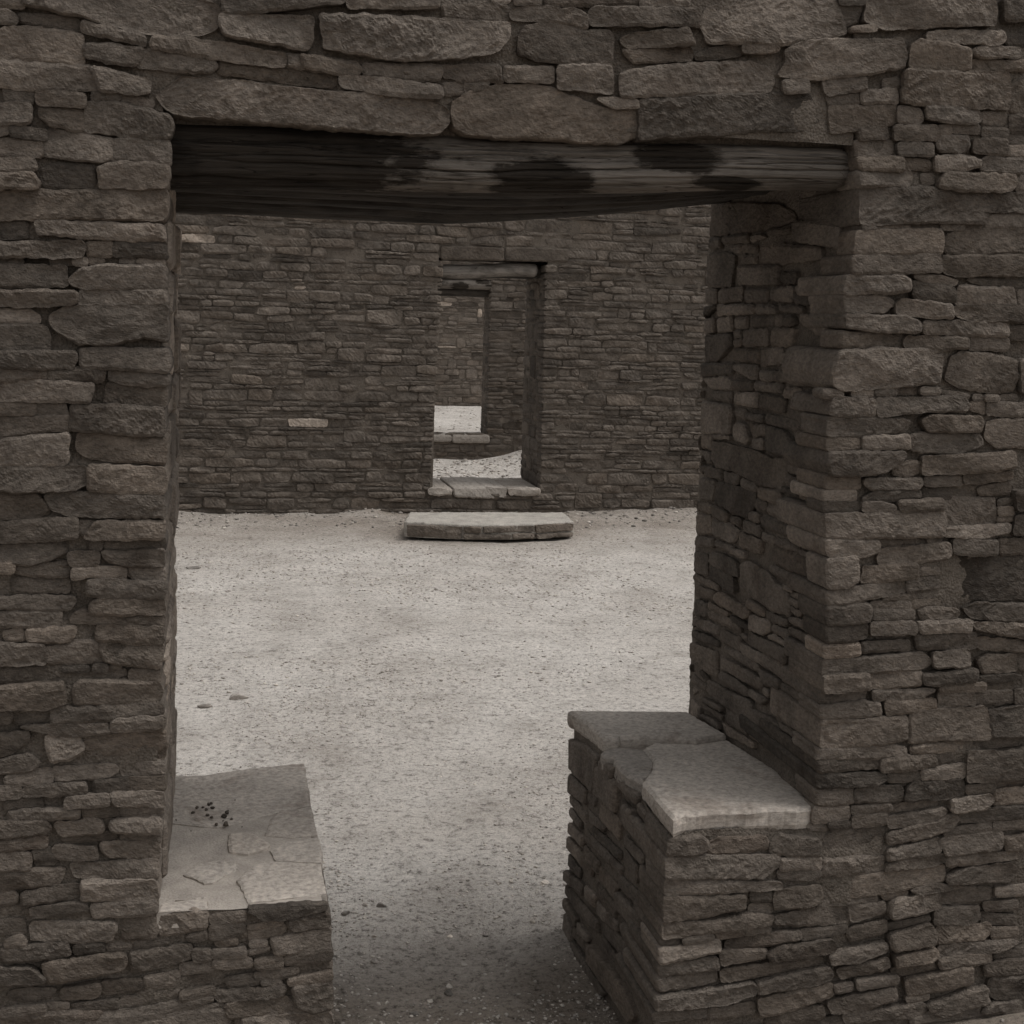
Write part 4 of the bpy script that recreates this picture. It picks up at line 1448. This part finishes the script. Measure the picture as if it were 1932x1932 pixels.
def far_wall(root, y0, thick, x0, x1, z0, z1, door, dz, seed, view, res, res_out, nmax, accents=(), gap=0.006, hh=(0.026, 0.064), tscale=1.0, cover=()):
    """door = (left(z), right(z)) or None; view = (xa, xb, za, zb) seen from the doorway; pieces in view are parts of their own"""
    fr = Frame((0, y0, 0), (1, 0, 0), (0, 0, 1), (0, -1, 0))
    if door:
        dl, dr = door
        hole = lambda v: [(dl(v), dr(v))] if dz[0] < v < dz[1] else [(a, b) for (a, b, c, d) in cover if c < v < d]
        xm = (dl(1) + dr(1)) / 2
        bx = [(x0, dl(1) - 0.04, y0 + 0.03, y0 + thick, z0, z1), (dr(1) + 0.04, x1, y0 + 0.03, y0 + thick, z0, z1),
              (dl(1) - 0.04, dr(1) + 0.04, y0 + 0.031, y0 + thick - 0.002, z0, dz[0] - 0.03), (dl(1) - 0.04, dr(1) + 0.04, y0 + 0.031, y0 + thick - 0.002, dz[1] + 0.02, z1)]
    else:
        hole = None
        bx = [(x0, x1, y0 + 0.03, y0 + thick, z0, z1)]
    v, f = boxes(bx)
    mesh_obj('rubble_core', v, f, M_MORTAR, root, smooth=False, local=False)
    mbg = Bag()
    xa, xb, za, zb = view
    for (p, q, r_, s) in ([(xa, dl(1) - 0.005, za, zb), (dr(1) + 0.012, xb, za, zb), (dl(1) - 0.02, dr(1) + 0.02, za, dz[0] - 0.01), (dl(1) - 0.02, dr(1) + 0.02, dz[1] + 0.01, zb)] if door else [(xa, xb, za, zb)]):
        v, f = sheet(fr, p, q, r_, s, 0.02 if res < 0.02 else 0.04, 0.0135, 0.008, freq=18)
        mbg.add(v, f, 1.0)
    mo = mbg.build('mortar_bedding', M_MORTAR, root)
    del mo['kind']
    lst = []
    for pts, ed in courses(x0, x1, z0 + 0.02, z1, hole=hole, seed=seed, gap=gap, h=hh):
        c = pts.mean(0)
        inv = xa < c[0] < xb and za < c[1] < zb
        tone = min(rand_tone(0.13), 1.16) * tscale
        for (ax, az) in accents:
            if abs(c[0] - ax) < (pts[:, 0].max() - pts[:, 0].min()) / 2 and abs(c[1] - az) < (pts[:, 1].max() - pts[:, 1].min()) / 2: tone = 2.7
        lst.append((area(pts) if inv else 0, pts, ed, tone, inv))
    lst.sort(key=lambda q: -q[0])
    bg = Bag()
    for k, (A, pts, ed, tone, inv) in enumerate(lst):
        big = A > 0.012
        v, f = stone(pts, fr, res=res if inv else res_out, depth=0.04, rings=qrings(rng.uniform(0.10, 0.26))[::2] if (ed and inv) else None,
                     r=rng.uniform(0.003, 0.006), off=rng.normal(0.001, 0.006), tilt=(rng.normal(0, 0.015), rng.normal(0, 0.05)),
                     octaves=3 if inv and res < 0.02 else 2, face=0.003, smooth=1, jag=0.003, facets=1.2 if inv else 0, hack=2.2, grow=0.001)
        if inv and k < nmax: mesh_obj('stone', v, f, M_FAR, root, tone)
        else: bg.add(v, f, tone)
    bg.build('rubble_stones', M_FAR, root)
    return fr

def door_reveal(root, xr, y0, y1, z0, z1, seed, name, facing=-1, res=0.016, tone=1.0):
    fr = Frame((xr, 0, 0), (0, 1, 0), (0, 0, 1), (facing, 0, 0))
    v, f = sheet(fr, y0 + 0.01, y1 - 0.01, z0, z1, 0.03, 0.012, 0.006)
    mesh_obj('mortar_bedding', v, f, M_MORTAR, root)
    for pts, ed in courses(y0 + 0.11, y1, z0, z1, seed=seed, h=(0.04, 0.10), l=(0.08, 0.24)):
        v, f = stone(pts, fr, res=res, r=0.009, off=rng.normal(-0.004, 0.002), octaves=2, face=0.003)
        mesh_obj(name, v, f, M_FAR, root, rand_tone() * tone)

# --- far wall of the room
wall_a = empty('masonry_wall', (2.0, YF + 0.37, 0.0))
tag(wall_a, 'long sandstone wall across the bare room, with the step and log-lintelled doorway', 'wall', kind='thing')
dl = lambda z: 1.668 + 0.036 * z
dr = lambda z: 2.538 - 0.008 * z
acc = ((0.856, 0.706), (-0.086, 1.982), (0.653, 1.672), (0.268, 1.331))
fr_a = far_wall(wall_a, YF, 0.74, -2.6, 6.6, -0.15, 2.55, (dl, dr), (0.19, 1.93), 21, (-0.35, 3.95, -0.05, 2.45), 0.0125, 0.05, 300,
                accents=acc, cover=((1.70, 2.70, 1.93, 2.03),))
for (a, b, z0, z1) in ((1.715, 2.20, 1.925, 2.035), (2.206, 2.70, 1.935, 2.045)):
    v, f = stone(np.array([(a, z1 - 0.01), ((a + b) / 2, z1), (b, z1 - 0.004), (b, z0 + 0.01), (a, z0)]), fr_a, res=0.012, rings=qrings(0.2)[::2], off=0.006, face=0.003)
    mesh_obj('lintel_stone', v, f, M_FAR, wall_a, 0.72)
for (a, b, z0, z1) in ((1.655, 1.85, 0.145, 0.205), (1.856, 2.27, 0.125, 0.212), (2.276, 2.535, 0.145, 0.207)):
    v, f = stone(np.array([(a, z1 - 0.006), ((a + b) / 2, z1), (b, z1 - 0.006), (b - 0.01, z0 + 0.01), ((a + b) / 2, z0), (a + 0.01, z0 + 0.01)]), fr_a, res=0.012,
                 rings=qrings(0.70)[::4] + [0.71], off=rng.uniform(0.012, 0.03), face=0.004, r=0.006, facets=1.0, smooth=1, jag=0.004, ringn=0.006)
    mesh_obj('sill_stone', v, f, M_FLAG, wall_a, 0.9)
door_reveal(wall_a, 2.53, YF, YF + 0.74, 0.19, 1.86, 31, 'jamb_stone')
door_reveal(wall_a, 1.69, YF, YF + 0.74, 0.19, 1.86, 32, 'jamb_stone', facing=1)
wood3 = wood_material('pale_log', (0.26, 0.235, 0.21))
for k, yc in enumerate((0.11, 0.235, 0.36, 0.48, 0.60, 0.70)):
    rr = 0.052
    v, f = log_mesh(1.60, 2.49 if k == 0 else 2.62, lambda x, yc=yc: (YF + yc + 0 * x, 1.842 + 0.045 * (x - 1.72) + 0.006 * np.sin(x * 9)), lambda x, rr=rr: rr + 0 * x, 40 + k * 2.0, n=60, seg=28,
                    endround=(0, 0.04 if k == 0 else 0))
    mesh_obj('lintel_log', v, f, wood3 if k == 0 else wood2, wall_a)

# --- wall beyond it, seen through the far doorway
YB = 13.2
wall_b = empty('masonry_wall', (3.2, YB + 0.2, 0.0))
tag(wall_b, 'shadowed wall behind the far doorway, framing the smaller doorway within it', 'wall', kind='thing')
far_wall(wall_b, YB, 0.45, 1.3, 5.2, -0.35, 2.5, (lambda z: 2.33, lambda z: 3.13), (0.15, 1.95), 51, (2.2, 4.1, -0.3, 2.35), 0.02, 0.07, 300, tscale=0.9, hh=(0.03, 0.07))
door_reveal(wall_b, 3.13, YB, YB + 0.45, 0.15, 1.80, 52, 'jamb_stone', res=0.03)
frb = Frame((0, YB, 0), (1, 0, 0), (0, 0, 1), (0, -1, 0))
for (a, b, z0, z1) in ((2.33, 2.72, 0.08, 0.155), (2.725, 3.16, 0.07, 0.16)):
    v, f = stone(np.array([(a, z1), (b, z1), (b, z0), (a, z0)]), frb, res=0.02, rings=[0.02, 0.1, 0.2, 0.3, 0.43], off=0.03, face=0.004, ringn=0.006)
    mesh_obj('sill_stone', v, f, M_FLAG, wall_b, 0.7)
for k, yc in enumerate((0.02, 0.12, 0.26, 0.39)):
    v, f = log_mesh(2.2, 3.16 if k == 0 else 3.3, lambda x, yc=yc, k=k: (YB + 0.04 + yc + 0 * x, (1.88 if k == 0 else 1.80) + 0 * x), lambda x, k=k: 0.06 + 0 * x, 60 + k * 2.0, n=40, seg=24, endround=(0, 0.03))
    mesh_obj('lintel_log', v, f, wood if k == 0 else wood2, wall_b)

# --- the last wall
YC = 19.2
wall_c = empty('masonry_wall', (4.0, YC + 0.2, 0.1))
tag(wall_c, 'farthest wall with a few pale stones, glimpsed through the innermost doorway', 'wall', kind='thing')
far_wall(wall_c, YC, 0.5, 2.2, 6.0, -0.1, 2.6, None, (0, 0), 71, (3.1, 4.6, 0.0, 2.2), 0.025, 0.08, 300,
         accents=((3.62, 1.35), (4.1, 1.55), (3.75, 1.02), (3.5, 1.7), (4.2, 1.9)), hh=(0.035, 0.075), tscale=1.1)

# ================================================================== step in front of the far doorway
step = empty('stone_step', (1.9, 7.0, 0.0))
tag(step, 'low stone block step on the floor before the far doorway', 'step')
bow = lambda x: 6.74 - 0.15 * np.sin(np.clip((x - 1.35) / 1.12, 0, 1) * math.pi) ** 0.8
tx = np.linspace(1.33, 2.50, 9)
pts = np.vstack([np.c_[[1.42, 1.9, 2.53], [7.16, 7.18, 7.16]], np.c_[tx[::-1], bow(tx)[::-1]]])
frs = Frame((0, 0, 0.125), (1, 0, 0), (0, 1, 0), (0, 0, 1))
v, f = stone(pts, frs, res=0.012, rings=[0.008, 0.02, 0.04, 0.06, 0.085, 0.104], r=0.008, face=0.004, rough=1.0, smooth=1, jag=0.006)
mesh_obj('tread', v, f, mortar_material('step_plaster', (0.45, 0.415, 0.375)), step, 1.0)
v, f = boxes([(1.46, 2.40, 6.82, 7.12, -0.06, 0.09)])
mesh_obj('rubble_core', v, f, M_MORTAR, step, smooth=False)
for (a, b, z0, z1, o) in ((1.345, 1.70, 0.026, 0.112, 0.014), (1.708, 1.83, 0.066, 0.113, 0.012), (1.706, 2.03, 0.024, 0.062, 0.018), (1.838, 2.195, 0.070, 0.116, 0.016), (2.038, 2.20, 0.022, 0.066, 0.014), (2.205, 2.495, 0.06, 0.117, 0.015), (2.208, 2.49, 0.020, 0.056, 0.020)):
    ya, yb = float(bow(a)), float(bow(b))
    U = np.array([b - a, yb - ya, 0]); Lx = np.linalg.norm(U); U = U / Lx
    frp = Frame((a, ya - 0.008, 0), U, (0, 0, 1), (U[1], -U[0], 0))
    v, f = stone(np.array([(0, z1 - 0.004), (Lx / 2, z1), (Lx, z1 - 0.006), (Lx - 0.008, z0), (Lx / 2, z0 + 0.003), (0.006, z0)]), frp, res=0.009, off=o, face=0.003, r=0.005, facets=1.0, hack=2.0, smooth=1)
    mesh_obj('riser_stone', v, f, M_FAR, step, rng.uniform(1.0, 1.3))

# ================================================================== loose stones and gravel
def pebble_proto(seed, sub=2):
    g = np.random.default_rng(seed)
    t = (1 + 5 ** 0.5) / 2
    v = np.array([(-1, t, 0), (1, t, 0), (-1, -t, 0), (1, -t, 0), (0, -1, t), (0, 1, t), (0, -1, -t), (0, 1, -t), (t, 0, -1), (t, 0, 1), (-t, 0, -1), (-t, 0, 1)], float)
    f = np.array([(0, 11, 5), (0, 5, 1), (0, 1, 7), (0, 7, 10), (0, 10, 11), (1, 5, 9), (5, 11, 4), (11, 10, 2), (10, 7, 6), (7, 1, 8), (3, 9, 4), (3, 4, 2), (3, 2, 6), (3, 6, 8), (3, 8, 9), (4, 9, 5), (2, 4, 11), (6, 2, 10), (8, 6, 7), (9, 8, 1)])
    for _ in range(sub):
        e, nf = {}, []
        v = list(map(tuple, v))
        def mid(a, b):
            k = (min(a, b), max(a, b))
            if k not in e: e[k] = len(v); v.append(tuple((np.array(v[a]) + np.array(v[b])) / 2))
            return e[k]
        for a, b, c in f:
            ab, bc, ca = mid(a, b), mid(b, c), mid(c, a)
            nf += [(a, ab, ca), (b, bc, ab), (c, ca, bc), (ab, bc, ca)]
        v, f = np.array(v), np.array(nf)
    v = v / np.linalg.norm(v, axis=1)[:, None]
    for _ in range(7):                                       # broken facets
        d = g.normal(size=3); d /= np.linalg.norm(d)
        k = g.uniform(0.45, 0.85)
        p = v @ d
        v = v - np.outer(np.clip(p - k, 0, None), d)
    v = v * (1 + 0.08 * vnoise(v[:, 0] * 2 + seed, v[:, 1] * 2, v[:, 2] * 2))[:, None]
    return v, f

big_protos = [pebble_proto(300 + k, 2) for k in range(8)]
small_protos = [pebble_proto(400 + k, 0) for k in range(10)]
def place_stone(name, x, y, lx, ly, lz, rot, mat, tone, label, group=None, z=None):
    pv, pf = big_protos[int(rng.integers(8))]
    v = pv * np.array([lx, ly, lz]) / 2
    c_, s_ = math.cos(rot), math.sin(rot)
    v = np.c_[v[:, 0] * c_ - v[:, 1] * s_, v[:, 0] * s_ + v[:, 1] * c_, v[:, 2]]
    zz = float(gz(np.array(x), np.array(y))) if z is None else z
    v = v + np.array([x, y, zz - v[:, 2].min() - 0.22 * lz])
    o = mesh_obj(name, v, pf, mat, None, tone)
    return tag(o, label, 'stone', group)

place_stone('loose_stone', 0.184, 2.94, 0.085, 0.05, 0.03, 0.2, M_PEBBLE, 1.05, 'pale flat stone, the largest lying loose on the room floor beside the left jamb')
place_stone('loose_stone', 0.056, 2.84, 0.06, 0.035, 0.026, -0.2, M_PEBBLE, 0.7, 'grey flat stone on the room floor, just left of the largest pale one')
place_stone('loose_stone', -0.033, 5.73, 0.10, 0.06, 0.022, 0.1, M_PEBBLE, 0.6, 'thin dark slab of stone on the far part of the floor by the left jamb')
place_stone('loose_stone', 0.511, 0.951, 0.028, 0.017, 0.016, 0.0, M_PEBBLE, 0.55, 'rounded grey pebble in the passage beside the left ledge corner')
place_stone('loose_stone', 0.417, 0.915, 0.032, 0.02, 0.014, -0.3, M_PEBBLE, 0.6, 'half-buried grey pebble nearest to the left ledge corner slab')
place_stone('loose_stone', 0.659, 0.764, 0.018, 0.012, 0.008, 0.4, M_PEBBLE, 1.7, 'small white stone chip in the middle of the passage floor')
place_stone('loose_stone', 0.960, 1.031, 0.028, 0.018, 0.012, 0.1, M_PEBBLE, 1.6, 'white pebble on the sand close to the dark side of the right ledge')
place_stone('loose_stone', 0.874, 0.806, 0.016, 0.022, 0.014, 0.5, M_PEBBLE, 1.4, 'pale upright pebble near the foot of the right ledge')
place_stone('loose_stone', 0.614, 0.505, 0.022, 0.018, 0.012, 0.6, M_PEBBLE, 1.25, 'light pebble touching a dark one in the near part of the passage')
place_stone('loose_stone', 0.608, 0.475, 0.022, 0.016, 0.014, -0.1, M_PEBBLE, 0.4, 'dark pebble just below a light one in the near part of the passage')
place_stone('loose_stone', 0.463, 0.653, 0.022, 0.018, 0.013, 0.3, M_PEBBLE, 1.0, 'pinkish pebble among gravel beside the left ledge')
place_stone('loose_stone', 0.518, 0.392, 0.022, 0.014, 0.012, -0.5, M_PEBBLE, 0.5, 'dark oval pebble at the bottom edge of the passage floor')
GRP = 'small pale pebbles strewn in the passage'
for (x, y, s) in ((0.562, 0.45, .016), (0.668, 0.622, .02), (0.836, 1.045, .017), (0.869, 1.051, .02), (0.957, 1.141, .014), (0.470, 0.962, .018), (0.462, 0.886, .018), (0.55, 0.742, .014), (0.475, 0.781, .016)):
    place_stone('pebble', x, y, s, s * 0.7, s * 0.55, rng.uniform(0, 3), M_PEBBLE, rng.uniform(1.2, 1.6), 'small pale pebble strewn in the sandy passage between the ledges', GRP)
for (x, y, s) in ((1.09, 0.585, 0.016), (1.11, 0.578, 0.011), (1.14, 0.40, 0.008), (1.075, 0.72, 0.009)):
    place_stone('dirt_clod', x, y, s, s, s * 0.8, 1.0, M_CLOD, 1.0, 'dark crumb of dirt on the right ledge flagstones', 'dirt crumbs on the right ledge', z=ZR + 0.004)
for k in range(20):
    x, y = 0.085 + rng.normal(0, 0.035), 0.47 + rng.normal(0, 0.06)
    s = rng.uniform(0.004, 0.011) if k > 2 else 0.018
    place_stone('dirt_clod', max(x, 0.012), y, s, s * 0.7, s * 0.6, rng.uniform(0, 3), M_CLOD, rng.uniform(0.8, 1.4), 'dark clod of dirt in the scatter at the back of the left ledge', 'dirt clods on the left ledge', z=ZL + 0.003)

def scatter(bag, n, xr, yr, smin, smax, dens=None, flat=0.5, tone=(0.85, 1.4), power=3.0):
    xs, ys = rng.uniform(*xr, n * 6), rng.uniform(*yr, n * 6)
    if dens is not None:
        k = rng.random(n * 6) < dens(xs, ys)
        xs, ys = xs[k], ys[k]
    xs, ys = xs[:n], ys[:n]
    n = len(xs)
    s = smin + (smax - smin) * rng.random(n) ** power
    zs = gz(xs, ys) + 0.10 * s
    an = rng.uniform(0, 2 * math.pi, n)
    w, h_ = rng.uniform(0.5, 0.95, n), flat * rng.uniform(0.6, 1.2, n)
    tn = np.where(rng.random(n) < 0.8, rng.uniform(*tone, n), rng.uniform(1.2, 1.6, n))
    for k in range(n):
        pv, pf = small_protos[k % 10]
        vx, vy, vz = pv[:, 0] * s[k] / 2, pv[:, 1] * s[k] * w[k] / 2, pv[:, 2] * s[k] * h_[k] / 2
        c_, s_ = math.cos(an[k]), math.sin(an[k])
        bag.add(np.c_[vx * c_ - vy * s_ + xs[k], vx * s_ + vy * c_ + ys[k], vz + zs[k]], pf, tn[k])
gb = Bag()
scatter(gb, 5000, (0.29, 0.95), (-0.15, 1.3), 0.002, 0.015, lambda x, y: 0.15 + 0.85 * np.maximum(0, 1 - abs(x - 0.36) / 0.14) + 0.5 * (y < 0.45) + 0.4 * (x > 0.88))
scatter(gb, 9000, (-0.3, 1.6), (0.8, 3.5), 0.002, 0.014, lambda x, y: 0.35 + 0.6 * vnoise(x * 2.5, y * 2.5, 1.0))
scatter(gb, 12000, (-0.5, 4.2), (3.0, 7.8), 0.005, 0.026, lambda x, y: 0.4 + 0.6 * vnoise(x * 1.8, y * 1.8, 2.0), flat=0.4)
scatter(gb, 2200, (2.0, 4.2), (8.7, 13.15), 0.015, 0.07, None, flat=0.35, tone=(0.55, 1.35))
scatter(gb, 400, (2.6, 4.6), (13.8, 19.0), 0.012, 0.06, None, flat=0.3)
scatter(gb, 700, (1.0, 2.6), (-1.0, -0.02), 0.003, 0.02)
scatter(gb, 900, (-0.5, 4.1), (7.2, 7.95), 0.008, 0.05, lambda x, y: (y - 7.1) / 0.8, flat=0.5, tone=(0.35, 0.9))
g_ = gb.build('gravel', M_PEBBLE)
tag(g_, 'small stones and grit scattered over the bare earth floors', 'gravel')
